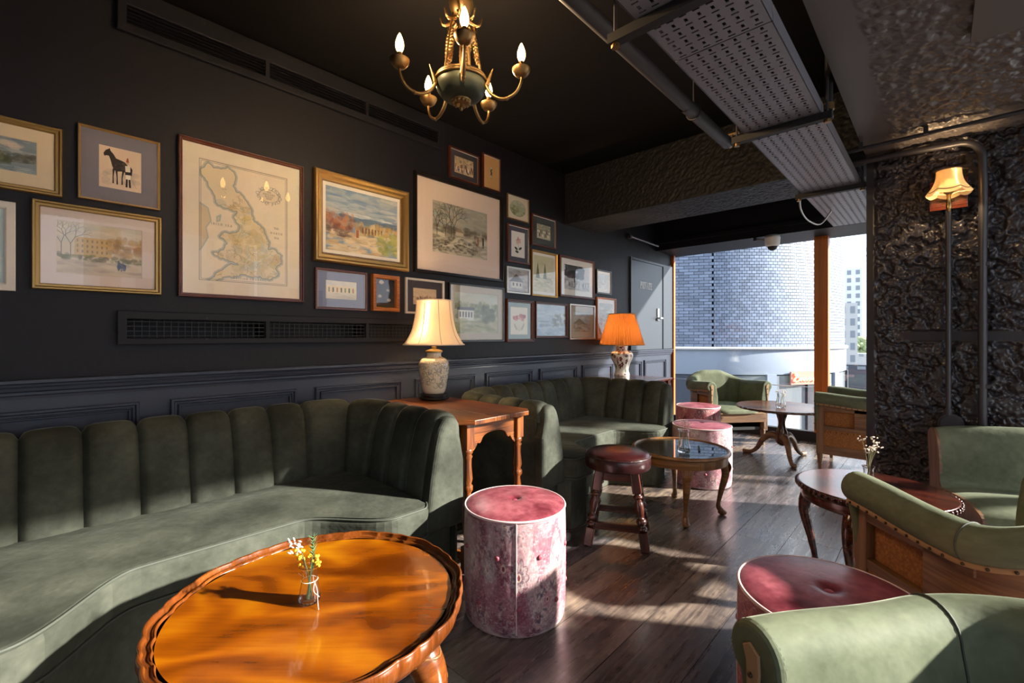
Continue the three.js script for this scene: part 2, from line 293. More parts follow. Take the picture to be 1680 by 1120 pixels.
// rough concrete
function rough(nu, nv, point, normal, f) { return surf(nu, nv, (u, v) => { const p = point(u, v), n = normal, d = f(u, v, p); return [p[0] + n[0] * d, p[1] + n[1] * d, p[2] + n[2] * d]; }, (u, v, p) => [p[0] + p[2], p[1]]); }
const stip = (a, b, s) => (fbm(a * 0.25, b * 0.25, 220, 220, 2, s) - 0.5) * 0.009;
{ // cross beam
  const z0 = -3.64, z1 = -4.2, y = 2.305;
  const g = [rough(380, 80, (u, v) => [lerp(WX, -0.34, u), lerp(y, CEIL, v), z0], [0, 0, 1], (u, v, p) => v < 0.02 ? 0 : stip(p[0] + 8, p[1], 5)),
    rough(380, 90, (u, v) => [lerp(WX, -0.34, u), y, lerp(z0, z1, v)], [0, -1, 0], (u, v, p) => (v < 0.02 || v > 0.98) ? 0 : stip(p[0] + 8, p[2] + 8, 6)),
    span(WX, -0.34, y + 0.001, CEIL, z1, z0 - 0.02)];
  struct('trim_2', g, M.beam);
  // head beam over the window
  struct('trim_3', [span(WX, RX, 2.311, CEIL, WZ - 0.15, -5.62), span(WX, RX, 2.39, 2.43, -5.62, -5.58)], M.beam);
}
const PIER = { x0: -0.34, x1: 0.62, z: -3.70, z1: -3.98, top: 2.35 };
{ // bush-hammered pier: lumps pulled across the face, a smooth band and smooth edges
  const lump = (p, q, s) => { const w = fbm(p * 0.2, q * 0.2, 10, 10, 3, s + 40) * 0.5, a = fbm((p + q * 0.30 + w * 0.05) * 0.25, (q * 0.85 + w * 0.05) * 0.25, 104, 116, 3, s), b = fbm(p * 0.25, q * 0.25, 260, 260, 2, s + 4), hole = smoothstep(a, 0.30, 0.62); return (hole - 0.6) * 0.026 + (b - 0.5) * 0.008; };
  const edge = (x, lo, hi, w) => smoothstep(x, lo, lo + w) * (1 - smoothstep(x, hi - w, hi));
  const front = rough(250, 600, (u, v) => [lerp(PIER.x0, PIER.x1, u), lerp(0, PIER.top, v), PIER.z], [0, 0, 1], (u, v, p) => { const k = edge(p[0], PIER.x0 + 0.035, PIER.x1 + 1, 0.03) * (1 - (smoothstep(p[1], 1.16, 1.175) - smoothstep(p[1], 1.225, 1.24)) * smoothstep(p[0], -0.25, -0.1)); return k * (lump(p[0] + 3, p[1], 15) + 0.006); });
  const side = rough(120, 420, (u, v) => [PIER.x0, lerp(0, PIER.top, v), lerp(PIER.z1, PIER.z, u)], [-1, 0, 0], (u, v, p) => edge(p[2], PIER.z1, PIER.z, 0.05) * (lump(p[2] + 9, p[1], 25) - 0.004) * 0.6);
  struct('wall_pier', [front, side, span(PIER.x0 + 0.02, PIER.x1, 0, PIER.top, PIER.z1, PIER.z - 0.03), span(PIER.x0, PIER.x0 + 0.02, 0, PIER.top, PIER.z - 0.03, PIER.z - 0.001)], M.concrete);
}
{ // downstand slab above the pier, running back over the room
  const y = PIER.top, x0 = -0.34, x1 = 0.75;
  const g = rough(200, 800, (u, v) => [lerp(x0, x1, u), y, lerp(0.4, -4.3, v)], [0, -1, 0], (u, v, p) => { const e = x0 + 0.10 + 0.05 * fbm(p[2] * 0.2, 0.3, 20, 4, 3, 66); const k = smoothstep(p[0], e, e + 0.03); const a = fbm((p[0] * 1.0 + p[2] * 0.3 + 5) * 0.25, (p[2] * 0.75 + 9) * 0.25, 140, 170, 4, 71); return k * ((a - 0.5) * 0.036 + 0.004); });
  const s = struct('trim_4', [g, span(x0, x1, y + 0.003, CEIL, -4.3, BZ)], M.slab);
  const q = onY(1592, 70, y - 0.03);
  mesh('smooth_patch', span(q[0], x1, y - 0.034, y - 0.01, q[2], q[2] + 1.1), M.slabSmooth, s);
}
{ // window wall: floor-to-head glazing with a timber post
  struct('wall_front', [span(WX - 0.15, RX + 0.15, -0.12, 0.0, WZ - 0.15, WZ - 0.05)], M.paint);
  const w = struct('window_1', [span(WX, RX, 0, 0.115, WZ - 0.06, WZ + 0.02)], M.black);
  mesh('pane', span(WX, -1.0, 0.115, 2.311, WZ - 0.022, WZ - 0.014), M.windowGlass, w);
  mesh('pane', span(-0.92, RX, 0.115, 2.311, WZ - 0.022, WZ - 0.014), M.windowGlass, w);
  mesh('post', uvBox(span(-1.02, -0.89, 0.115, 2.311, WZ - 0.06, WZ + 0.06), 'y'), M.postWood, w);
  mesh('jamb', uvBox(span(WX - 0.02, WX + 0.035, 0.115, 2.311, WZ - 0.05, WZ + 0.0), 'y'), M.postWood, w);
  mesh('rail', span(WX + 0.03, -1.02, 0.612, 0.618, WZ - 0.03, WZ - 0.006), M.chrome, w);
}
{ // glazed street side to the right of the camera (seen only in the picture glass, and the sun comes through it)
  struct('wall_right', [span(RX, RX + 0.15, 0, 0.25, WZ - 0.15, BZ), span(RX, RX + 0.15, 2.6, CEIL, WZ - 0.15, BZ)], M.paint);
  const w = struct('window_2', [span(RX + 0.02, RX + 0.14, 0.25, 0.30, WZ, BZ)], M.postWood);
  for (const z of [1.95, 0.1, -1.8, -4.1, -6.05]) mesh('post', uvBox(span(RX + 0.02, RX + 0.13, 0.3, 2.6, z - 0.045, z + 0.045), 'y'), M.white, w);
  for (const [a, b] of [[0.1, 1.95], [-1.8, 0.1], [-4.1, -1.8], [-6.05, -4.1]]) mesh('pane', span(RX + 0.07, RX + 0.076, 0.3, 2.6, a + 0.045, b - 0.045), M.windowGlass, w);
}
// door in the left wall, let in above and through the dado
{
  const z0 = -4.93, z1 = -5.78, yt = 2.15;
  const d = struct('door_1', span(WX - 0.01, WX + 0.016, 1.03, yt - 0.03, z1 + 0.0, z0 - 0.03), M.doorPaint);
  mesh('frame', [span(WX, WX + 0.022, 1.03, yt, z0 - 0.022, z0), span(WX, WX + 0.022, 1.03, yt, z1 - 0.30, z1 - 0.022), span(WX, WX + 0.022, yt - 0.026, yt, z1 - 0.022, z0 - 0.03)], M.doorPaint, d);
  const font = await new FontLoader().loadAsync('fonts/droid/droid_serif_bold.typeface.json');
  const t = new TextGeometry('PRIVATE', { font, size: 0.085, depth: 0.002, curveSegments: 4 }); t.computeBoundingBox();
  const tw = t.boundingBox.max.x; t.scale(0.32 / tw, 1, 1).rotateY(PI / 2);
  const q = onX(1048, 470, WX); t.translate(WX + 0.016, q[1] - 0.02, q[2]);
  mesh('lettering', t, M.white, d);
  const h = onX(1078, 516, WX);
  const hd = mesh('handle', [box(0.03, 0.16, 0.05, WX + 0.02, h[1], h[2] + 0.02, 0.008), box(0.05, 0.03, 0.08, WX + 0.05, h[1] - 0.05, h[2] + 0.01, 0.01)], M.chrome, d);
}
{ // door closer arm and stub bracket at the head of the opening
  const a = onX(1036, 384, WX + 0.05), t = thing('door_closer', 'slim grey metal door closer arm above the private door', 'door closer', [WX, a[1] - 0.03, a[2]]);
  mesh('body', box(0.05, 0.035, 0.05, 0.03, 0, 0, 0.004), M.conduit, t); mesh('arm', rod([0.05, 0, 0], [0.09, -0.03, -0.62], 0.010), M.tray, t);
}
// ------------------------------------------------------------------ air vents on the left wall
function vent(label, name, y0, y1, zA, zB, openings, o0, o1, grid) {
  const t = thing(name, label, 'air vent', [WX, 0, 0]);
  const s = new THREE.Shape([[-zA, y0], [-zB, y0], [-zB, y1], [-zA, y1]].map((p) => new THREE.Vector2(...p)));
  for (const [a, b] of openings) s.holes.push(new THREE.Path([[-a, o0], [-a, o1], [-b, o1], [-b, o0]].map((p) => new THREE.Vector2(...p))));
  const depth = 0.014, pl = new THREE.ExtrudeGeometry(s, { depth, bevelEnabled: true, bevelThickness: 0.002, bevelSize: 0.003, bevelOffset: -0.003, bevelSegments: 1 }).rotateY(PI / 2).translate(0.012, 0, 0);
  mesh('plate', pl, M.paint, t);
  const rim = [[y0 + 0.014, y0 + 0.022, zB + 0.014, zA - 0.014], [y1 - 0.022, y1 - 0.014, zB + 0.014, zA - 0.014], [y0 + 0.014, y1 - 0.014, zA - 0.022, zA - 0.014], [y0 + 0.014, y1 - 0.014, zB + 0.014, zB + 0.022]];
  mesh('mounting_rim', rim.map(([a, b, c, d]) => span(0.0005, 0.012, a, b, c, d)), M.paint, t);   // the plate stands off the wall on this rim, so its edge shades the gap
  for (const [a, b] of openings) {
    
    const n = grid ? 4 : 5;
    for (let k = 0; k < n; k++) { const y = lerp(o0, o1, (k + 0.5) / n); mesh('slat', grid ? span(0.010, 0.014, y - 0.0015, y + 0.0015, b, a) : box(0.018, 0.003, a - b, 0.011, y, (a + b) / 2).rotateZ(0), grid ? M.grille : M.paint, t); }
    if (grid) { const g = [], m = Math.round((a - b) / 0.027); for (let k = 1; k < m; k++) { const z = lerp(b, a, k / m); g.push(span(0.007, 0.010, o0, o1, z - 0.001, z + 0.001)); } mesh('bars', g, M.grille, t); }
  }
  for (const k of [0.18, 0.5, 0.8]) for (const y of [y0 + 0.025, y1 - 0.025]) mesh('screw', cyl(0.005, 0.005, 0.002).rotateZ(-PI / 2).translate(0.028, y, lerp(zA, zB, k)), M.black, t);
}
{
  const zz = (u) => onX(u, 500, WX)[2], op = VENT.z;
  vent('long dark wall vent with a fine grid, below the map', 'wall_vent', 1.16, 1.314, zz(191), zz(735), op, 1.19, 1.278, true);
  vent('long dark louvred vent along the top of the wall', 'wall_vent', 2.577, 2.785, zz(191), zz(724), op, 2.615, 2.70, false);
}

// ------------------------------------------------------------------ services on the ceiling
{ // perforated cable tray in three lengths, each a thing, hung on cross bars
  const y = 2.2, x0 = -0.700, x1 = -0.385, cuts = [-0.55, -1.62, -2.43, -3.72, -5.05];
  const labels = ['grey slotted cable tray length furthest from the window', 'grey slotted cable tray length between two cross bars', 'grey slotted cable tray length under the rough beam', 'grey slotted cable tray length ending at the window head'];
  for (let k = 0; k < 4; k++) {
    const za = cuts[k], zb = cuts[k + 1] + 0.006, L = za - zb, w = x1 - x0, t = thing('cable_tray', labels[k], 'cable tray', [(x0 + x1) / 2, y, (za + zb) / 2]);
    const s = new THREE.Shape([[-w / 2, -L / 2], [w / 2, -L / 2], [w / 2, L / 2], [-w / 2, L / 2]].map((p) => new THREE.Vector2(...p)));
    const rect = (cx, cy, a, b) => s.holes.push(new THREE.Path([[cx - a, cy - b], [cx - a, cy + b], [cx + a, cy + b], [cx + a, cy - b]].map((p) => new THREE.Vector2(...p))));
    const n = Math.floor(L / 0.05);
    for (let c = 0; c < 7; c++) for (let i = 0; i < n; i++) { const cx = (c - 3) * 0.041, cy = (i + 0.5) / n * L - L / 2; rect(cx, cy - 0.011, 0.005, 0.0085); rect(cx, cy + 0.013, 0.0115, 0.0036); }
    const g = new THREE.ExtrudeGeometry(s, { depth: 0.0025, bevelEnabled: false }).rotateX(-PI / 2);
    mesh('base_plate', g, M.tray, t);
    for (const e of [-1, 1]) mesh('flange', span(e * w / 2 - 0.002, e * w / 2 + 0.002, 0, 0.055, -L / 2, L / 2), M.tray, t);
    mesh('cable_run', [span(-0.12, 0.0, 0.012, 0.05, -L / 2, L / 2, 0.01), span(0.02, 0.10, 0.012, 0.04, -L / 2, L / 2, 0.01)], M.black, t);
  }
  const bar = (z, label, xa, xb) => { const t = thing('hanger_bar', label, 'hanger bar', [0, y - 0.012, z]); mesh('channel', span(xa, xb, -0.022, 0.010, -0.018, 0.018), M.black, t); for (const x of [xa + 0.02, xb - 0.02]) { mesh('threaded_rod', cyl(0.006, 0.006, CEIL - y, x, 0.01, 0, 8), M.conduit, t); mesh('nut', cyl(0.014, 0.014, 0.02, x, -0.036, 0, 6), M.oldBrass, t); } };
  bar(-1.33, 'black cross bar under the tray beside the big pipe', -0.80, -0.343); bar(-2.44, 'black cross bar under the tray by the pipe valve', -0.76, -0.343); bar(-3.73, 'black cross bar under the tray at the rough beam', -0.74, -0.343);
  const cab = thing('cable', 'loose pale grey cable looping off the cable tray', 'cable', [0, 0, 0]);
  mesh('lead', tube([[-0.72, 2.18, -3.75], [-0.74, 2.13, -3.9], [-0.73, 2.09, -4.15], [-0.68, 2.09, -4.3], [-0.62, 2.19, -4.35]], 0.006, 30, 6), M.silver, cab);
}
{ // lagged pipe with end valve
  const a = onY(936, 0, 2.3), b = onY(1193, 243, 2.3), t = thing('ceiling_pipe', 'thick grey lagged pipe with a brass valve at its end', 'pipe', [b[0], 2.33, b[2]]);
  mesh('lagging', rod([0, 0, 0.12], [0.02, 0, 3.2], 0.030, 18), M.pipe, t); mesh('sleeve', rod([0, 0, 0.05], [0, 0, 0.6], 0.033, 18), M.pipe, t);
  mesh('coupling', rod([0, 0, 0], [0, 0, 0.06], 0.034, 14), M.conduit, t); mesh('valve', [rod([0, 0, -0.05], [0, 0, 0], 0.018), cyl(0.008, 0.008, 0.05, 0.02, 0.0, -0.02), box(0.06, 0.008, 0.02, 0.03, 0.05, -0.02)], M.oldBrass, t);
  for (const z of [0.5, 1.8]) mesh('hanger', [rod([0, 0.02, z], [0, CEIL - 2.33, z], 0.004), torus(0.036, 0.004, 0, 20, 6).rotateX(PI / 2).translate(0, 0, z)], M.conduit, t);
  const v = thing('pipe_fitting', 'dark pipe drop with brass joint beside the tray', 'pipe fitting', [-0.366, 2.2, -2.502]);
  mesh('drop', cyl(0.016, 0.016, 0.58, 0, 0.02, 0), M.black, v); mesh('joint', [ball(0.020, 0, 0, 0), cyl(0.022, 0.022, 0.03, 0, 0.03, 0)], M.oldBrass, v);
}
{ // conduits
  const c1 = thing('conduit', 'thin conduit fixed across the rough slab above the lamp', 'conduit', [0, 0, 0]);
  const a = onY(1388, 246, PIER.top - 0.03), b = onY(1680, 176, PIER.top - 0.03);
  mesh('tube', rod([a[0], PIER.top - 0.045, a[2]], [b[0] + 0.4, PIER.top - 0.045, b[2]], 0.012), M.conduit, c1);
  for (const k of [0.1, 0.5]) mesh('clip', box(0.02, 0.04, 0.03, lerp(a[0], b[0], k), PIER.top - 0.03, lerp(a[2], b[2], k)), M.conduit, c1);
  const z = PIER.z + 0.062, p = (u, v) => onZ(u, v, z), c2 = thing('conduit', 'thick conduit bending down the rough pier right of the lamp', 'conduit', [0, 0, 0]);
  const q0 = p(1395, 269), q1 = p(1560, 237), q3 = p(1612, 690);
  mesh('tube', tube([[q0[0] - 0.1, q0[1], z], [q0[0], q0[1], z], [q1[0] - 0.03, q1[1], z], [q1[0] + 0.07, q1[1] - 0.01, z], [q3[0] - 0.01, q1[1] - 0.06, z], [q3[0], q1[1] - 0.16, z], [q3[0], 1.6, z], [q3[0], 0.9, z], [q3[0], 0.02, z]], 0.019, 120, 12), M.conduit, c2);
  for (const y of [1.6, 0.92]) mesh('clip', box(0.055, 0.02, 0.05, q3[0], y, z - 0.01), M.conduit, c2);
  const k1 = p(1556, 345), k2 = p(1560, 694), c3 = thing('conduit', 'thin conduit running down from the wall lamp to a round box', 'conduit', [0, 0, 0]);
  mesh('tube', rod([k1[0], k1[1], z], [k1[0], k2[1] + 0.03, z], 0.013), M.conduit, c3);
  mesh('junction_box', [cyl(0.055, 0.055, 0.045).rotateX(PI / 2).translate(k2[0], k2[1], z - 0.03), cyl(0.045, 0.045, 0.01).rotateX(PI / 2).translate(k2[0], k2[1], z + 0.015), cyl(0.018, 0.018, 0.05, k1[0], k2[1] + 0.03, z)], M.conduit, c3);
}
{ // dome camera under the window head
  const z = -5.64, p = onZ(1268, 386, z), t = thing('security_camera', 'white dome security camera under the window head', 'camera', [p[0], 2.311, z + 0.02]);
  mesh('housing', lathe([[0, 0], [0.07, 0], [0.07, -0.02], [0.078, -0.03], [0.070, -0.11], [0.055, -0.125], [0, -0.125]]), M.white, t);
  mesh('dome', new THREE.SphereGeometry(0.05, 20, 10, 0, 7, PI / 2, PI / 2).translate(0, -0.12, 0), M.black, t);
  const b = thing('wall_bracket', 'small grey metal bracket beside the dome camera', 'bracket', [p[0] - 0.18, 2.31, z]);
  mesh('plate', box(0.03, 0.05, 0.03, 0, -0.01, 0), M.conduit, b); mesh('arm', rod([0, -0.01, 0], [0.12, -0.05, 0.02], 0.010), M.tray, b);
}
// ------------------------------------------------------------------ chandelier
{
  const cx = -1.425, cz = -1.213, yb = 2.33;   // yb: height of the bulb centres
  const t = thing('chandelier', 'brass five-arm chandelier with candle bulbs and a green bowl', 'chandelier', [cx, 0, cz]);
  const by = yb - 0.125;
  mesh('bowl', lathes([[0, by - 0.045], [0.04, by - 0.043], [0.075, by - 0.03], [0.098, by], [0.104, by + 0.03]], 48), M.bronze, t);
  mesh('bowl_rim', [torus(0.104, 0.007, by + 0.032), torus(0.100, 0.005, by + 0.044), lathe([[0.1, by + 0.03], [0.103, by + 0.05], [0.085, by + 0.055], [0, by + 0.055]])], M.oldBrass, t);
  mesh('boss', [lathes([[0, by - 0.085], [0.006, by - 0.08], [0.008, by - 0.07], [0.004, by - 0.062], [0.02, by - 0.06], [0.036, by - 0.05], [0.042, by - 0.04], [0.036, by - 0.034]], 24), ...Array.from({ length: 12 }, (_, k) => ball(0.009, Math.cos(k * PI / 6) * 0.032, by - 0.05, Math.sin(k * PI / 6) * 0.032, 6, 5))], M.oldBrass, t);
  mesh('stem', [cyl(0.008, 0.008, CEIL - by - 0.03, 0, by + 0.03, 0, 10), lathes([[0.008, 2.50], [0.035, 2.52], [0.05, 2.56], [0.03, 2.60], [0.012, 2.62]], 20)], M.oldBrass, t);
  mesh('ceiling_rose', lathes([[0.06, 2.799], [0.055, 2.77], [0.02, 2.74], [0.01, 2.70]], 24), M.oldBrass, t);
  mesh('crown', [...Array.from({ length: 8 }, (_, k) => { const a = k * PI / 4; return sweep([[Math.cos(a) * 0.03, 2.49, Math.sin(a) * 0.03], [Math.cos(a) * 0.07, 2.47, Math.sin(a) * 0.07], [Math.cos(a) * 0.085, 2.50, Math.sin(a) * 0.085]], (v) => 0.010 * (1 - 0.6 * v), 8, 6); })], M.oldBrass, t);
  for (let k = 0; k < 5; k++) { // rods with leaf ornaments that carry the bowl
    const a = k * 2 * PI / 5 + 0.3, C = Math.cos(a), S = Math.sin(a);
    const orn = []; for (let j = 0; j < 9; j++) { const h = by + 0.12 + j * 0.014, w = 0.016 * Math.sin((j + 1) / 10 * PI) + 0.004, rr = lerp(0.066, 0.05, j / 8); orn.push(ball(w * 0.6, C * rr - S * w * 0.6, h, S * rr + C * w * 0.6, 6, 5), ball(w * 0.6, C * rr + S * w * 0.6, h, S * rr - C * w * 0.6, 6, 5)); }
    mesh('hanging_rod', [rod([C * 0.085, by + 0.05, S * 0.085], [C * 0.045, 2.50, S * 0.045], 0.005, 8), ...orn], M.oldBrass, t);
  }
  const c = Math.cos(YAW), s = Math.sin(YAW);
  const offs = [[-0.22, -0.10], [0.041, -0.26], [0.243, -0.042], [-0.163, 0.178], [0.102, 0.229]].map(([l, d]) => [l * c - d * s, -l * s - d * c]);
  for (const [ox, oz] of offs) {
    const R = 0.249, a = Math.atan2(oz, ox), C = Math.cos(a), S = Math.sin(a), P = (r, y) => [C * r, y, S * r];
    const arm = mesh('arm', [sweep([P(0.10, by + 0.02), P(0.125, by - 0.025), P(0.175, by - 0.05), P(0.225, by - 0.03), P(R, by + 0.015), P(R, by + 0.03)], (v) => 0.0075 - 0.002 * v, 26, 8), sweep([P(0.108, by + 0.01), P(0.12, by + 0.045), P(0.132, by + 0.075)], (v) => 0.009 * (1 - v) + 0.002, 8, 6), ball(0.008, ...P(0.19, by - 0.05))], M.oldBrass, t);
    mesh('drip_pan', lathes([[0.006, by + 0.028], [0.022, by + 0.035], [0.034, by + 0.050], [0.038, by + 0.064], [0.034, by + 0.062], [0.012, by + 0.052]], 24).translate(C * R, 0, S * R), M.oldBrass, arm);
    mesh('candle_tube', cyl(0.0105, 0.0105, 0.04, C * R, by + 0.05, S * R, 14), M.brass, arm);
    mesh('bulb', lathes([[0.008, yb - 0.034], [0.0155, yb - 0.016], [0.0165, yb], [0.011, yb + 0.022], [0.003, yb + 0.040], [0, yb + 0.043]], 18, 20).translate(C * R, 0, S * R), M.bulb, arm);
    const l = new THREE.PointLight(new THREE.Color(1, 0.65, 0.35), 1.0); l.position.set(C * R, yb, S * R); l.shadow.radius = 0.6; l.name = 'candle_light'; t.add(l);
  }
}
// ------------------------------------------------------------------ lamps
function lampLight(parent, y, power, color = [1, 0.66, 0.34]) { const l = new THREE.PointLight(new THREE.Color(...color), power); l.position.set(0, y, 0); l.shadow.radius = 1; l.name = 'lamp_light'; parent.add(l); return l; }
const shadeMat = (c) => mat(c, 0.9, { transmission: 0.5, thickness: 0, ior: 1.2 });
const TT = 0.78;   // height of the console tables
{ // cream bell shade on a crackled vase
  const p = onY(712, 655, TT), t = thing('table_lamp', 'cream bell-shaded lamp on a pale patterned vase', 'lamp', [p[0], TT + 0.002, p[2]]);
  mesh('plinth', lathes([[0, 0.002], [0.095, 0.002], [0.10, 0.012], [0.088, 0.02], [0.094, 0.03], [0.08, 0.042], [0, 0.042]], 8, 30), M.ebony, t);
  const vase = mat([1, 1, 1], 0.22, { map: (() => { const W = 512, c = document.createElement('canvas'); c.width = c.height = W; const g = c.getContext('2d'), r = rng(8); g.fillStyle = '#d9cdb4'; g.fillRect(0, 0, W, W); g.lineWidth = 2.2; for (let i = 0; i < 620; i++) { g.strokeStyle = ['#8a744e', '#77767a', '#a58a56', '#868c94'][i % 4]; const x = r() * W, y = 80 + r() * 330, R = 5 + r() * 12; g.beginPath(); g.arc(x, y, R, r() * 6, r() * 6 + 4); g.stroke(); } for (let i = 0; i < 7; i++) { const x = r() * W, y = 120 + r() * 250; g.fillStyle = '#b08a3e'; for (let k = 0; k < 6; k++) { g.beginPath(); g.ellipse(x + Math.cos(k) * 12, y + Math.sin(k) * 12, 10, 6, k, 0, 7); g.fill(); } g.fillStyle = '#6d5424'; g.beginPath(); g.arc(x, y, 6, 0, 7); g.fill(); } const x = new THREE.CanvasTexture(c); x.colorSpace = THREE.SRGBColorSpace; x.wrapS = THREE.RepeatWrapping; return x; })(), clearcoat: 0.5, clearcoatRoughness: 0.1 });
  mesh('vase', lathes([[0.066, 0.042], [0.074, 0.055], [0.088, 0.12], [0.100, 0.20], [0.098, 0.24], [0.078, 0.268], [0.050, 0.282], [0.047, 0.30], [0.052, 0.312]], 40), vase, t);
  mesh('neck_cap', lathes([[0.055, 0.310], [0.056, 0.320], [0.03, 0.330], [0.012, 0.336], [0.018, 0.345], [0.008, 0.352], [0.008, 0.44], [0, 0.442]], 24), M.brass, t);
  const sh = [[0.205, 0.36], [0.198, 0.364], [0.172, 0.40], [0.148, 0.45], [0.130, 0.52], [0.119, 0.60], [0.115, 0.652]];
  const prof = curve(sh.map((p) => [p[0], p[1], 0])), R = (v) => prof.getPoint(v);
  const shade = mesh('shade', surf(64, 20, (u, v) => { const q = R(v), a = u * 2 * PI, k = 1 - 0.016 * (1 - Math.cos(u * 2 * PI * 8)) * (1 - v * 0.5); return [Math.cos(a) * q.x * k, q.y, Math.sin(a) * q.x * k]; }), shadeMat([0.80, 0.66, 0.50]), t);
  mesh('shade_rib', Array.from({ length: 8 }, (_, k) => { const a = k * PI / 4 + PI / 8, f = 0.97; return tube(sh.map(([r, y]) => { const v = (y - 0.36) / 0.292, q = 1 - 0.032 * (1 - v * 0.5); return [Math.cos(a) * r * q * 1.004, y, Math.sin(a) * r * q * 1.004]; }), 0.0022, 20, 5); }), mat([0.42, 0.32, 0.26], 0.8), shade);
  mesh('shade_trim', [torus(0.200, 0.004, 0.361), torus(0.114, 0.004, 0.652)], mat([0.62, 0.5, 0.42], 0.8), shade);
  mesh('bulb', ball(0.028, 0, 0.49, 0, 16, 12), M.bulb, t);
  lampLight(t, 0.49, 1.5);
}
{ // pleated amber shade on a floral jar
  const p = onY(1020, 616, TT), t = thing('table_lamp', 'pleated amber-shaded lamp on a white floral jar', 'lamp', [p[0], TT, p[2]]);
  const jar = mat([1, 1, 1], 0.2, { map: (() => { const W = 256, c = document.createElement('canvas'); c.width = c.height = W; const g = c.getContext('2d'), r = rng(12); g.fillStyle = '#e6ded0'; g.fillRect(0, 0, W, W); for (let i = 0; i < 46; i++) { const x = r() * W, y = r() * W; g.fillStyle = ['#7c2f33', '#9c4a44', '#5d2a34', '#c08a80', '#5f7a4e', '#8a5a2a'][Math.floor(r() * 6)]; for (let k = 0; k < 5; k++) { g.beginPath(); g.ellipse(x + Math.cos(k * 1.26) * 7, y + Math.sin(k * 1.26) * 7, 6, 4, k, 0, 7); g.fill(); } g.strokeStyle = '#57633c'; g.lineWidth = 1.5; g.beginPath(); g.moveTo(x, y); g.quadraticCurveTo(x + 14, y + 10, x + (r() - 0.5) * 60, y + r() * 40); g.stroke(); } const x = new THREE.CanvasTexture(c); x.colorSpace = THREE.SRGBColorSpace; x.wrapS = THREE.RepeatWrapping; x.repeat.set(2, 1); return x; })(), clearcoat: 0.5, clearcoatRoughness: 0.1 });
  mesh('jar', lathes([[0.080, 0.002], [0.082, 0.015], [0.070, 0.06], [0.086, 0.13], [0.116, 0.20], [0.112, 0.24], [0.075, 0.262], [0.058, 0.27], [0.062, 0.30], [0.066, 0.315]], 40), jar, t);
  mesh('neck_cap', lathes([[0.066, 0.314], [0.05, 0.325], [0.012, 0.33], [0.008, 0.44], [0, 0.442]], 20), M.brass, t);
  const shade = mesh('shade', surf(300, 4, (u, v) => { const a = u * 2 * PI, r = lerp(0.232, 0.132, v) + 0.0045 * Math.sin(u * 2 * PI * 60); return [Math.cos(a) * r, lerp(0.325, 0.652, v), Math.sin(a) * r]; }), shadeMat([0.50, 0.20, 0.05]), t);
  mesh('shade_trim', [torus(0.235, 0.004, 0.326), torus(0.135, 0.004, 0.652)], mat([0.34, 0.2, 0.09], 0.8), shade);
  mesh('bulb', ball(0.028, 0, 0.47, 0, 16, 12), M.bulb, t);
  lampLight(t, 0.47, 0.75, [1, 0.58, 0.26]);
}
{ // scalloped wall lamp on the pier
  const z = PIER.z + 0.05, p = onZ(1556, 312, z), t = thing('wall_lamp', 'wall lamp with a scalloped cream shade on the rough pier', 'lamp', [p[0] + 0.0, 0, z]);
  const pl = [onZ(1525, 338, z), onZ(1588, 300, z)];
  mesh('back_board', uvBox(span(pl[0][0] - p[0], pl[1][0] - p[0], p[1] - 0.115, p[1] + 0.06, 0, 0.02, 0.004)), M.mahogany, t);
  const y0 = p[1] - 0.045, zo = 0.13;
  mesh('bracket', [sweep([[0, p[1] - 0.08, 0.02], [0, p[1] - 0.12, 0.07], [0, p[1] - 0.10, zo], [0, p[1] - 0.02, zo]], () => 0.008, 20, 8), lathes([[0.004, p[1] - 0.15], [0.012, p[1] - 0.13], [0.009, p[1] - 0.06], [0.02, p[1] - 0.045], [0.024, p[1] - 0.03], [0.012, p[1] - 0.02]], 18).translate(0, 0, zo)], M.brass, t);
  const sh = curve([[0.098, 0, 0], [0.083, 0.022, 0], [0.066, 0.05, 0], [0.056, 0.085, 0], [0.052, 0.125, 0]]);
  const shade = mesh('shade', surf(96, 16, (u, v) => { const q = sh.getPoint(v), a = u * 2 * PI, sc = Math.abs(Math.sin(u * PI * 6)), k = 1 - 0.10 * sc * (1 - v); return [Math.cos(a) * q.x * k, y0 + q.y - 0.016 * sc * (1 - v) ** 3, zo + Math.sin(a) * q.x * k]; }), shadeMat([0.80, 0.60, 0.34]), t);
  mesh('shade_trim', [torus(0.052, 0.003, 0.125).translate(0, y0, zo), tube(Array.from({ length: 61 }, (_, i) => { const u = i / 60, a = u * 2 * PI, sc = Math.abs(Math.sin(u * PI * 6)), q = sh.getPoint(0.2), k = 1 - 0.09 * sc * 0.8; return [Math.cos(a) * q.x * k * 1.01, y0 + q.y - 0.010 * sc, zo + Math.sin(a) * q.x * k * 1.01]; }), 0.0025, 180, 5)], mat([0.36, 0.22, 0.12], 0.8), shade);
  const b = mesh('bulb', ball(0.02, 0, y0 + 0.06, zo, 14, 10), M.bulb, t);
  const l = lampLight(t, y0 + 0.06, 0.6); l.position.z = zo;
}

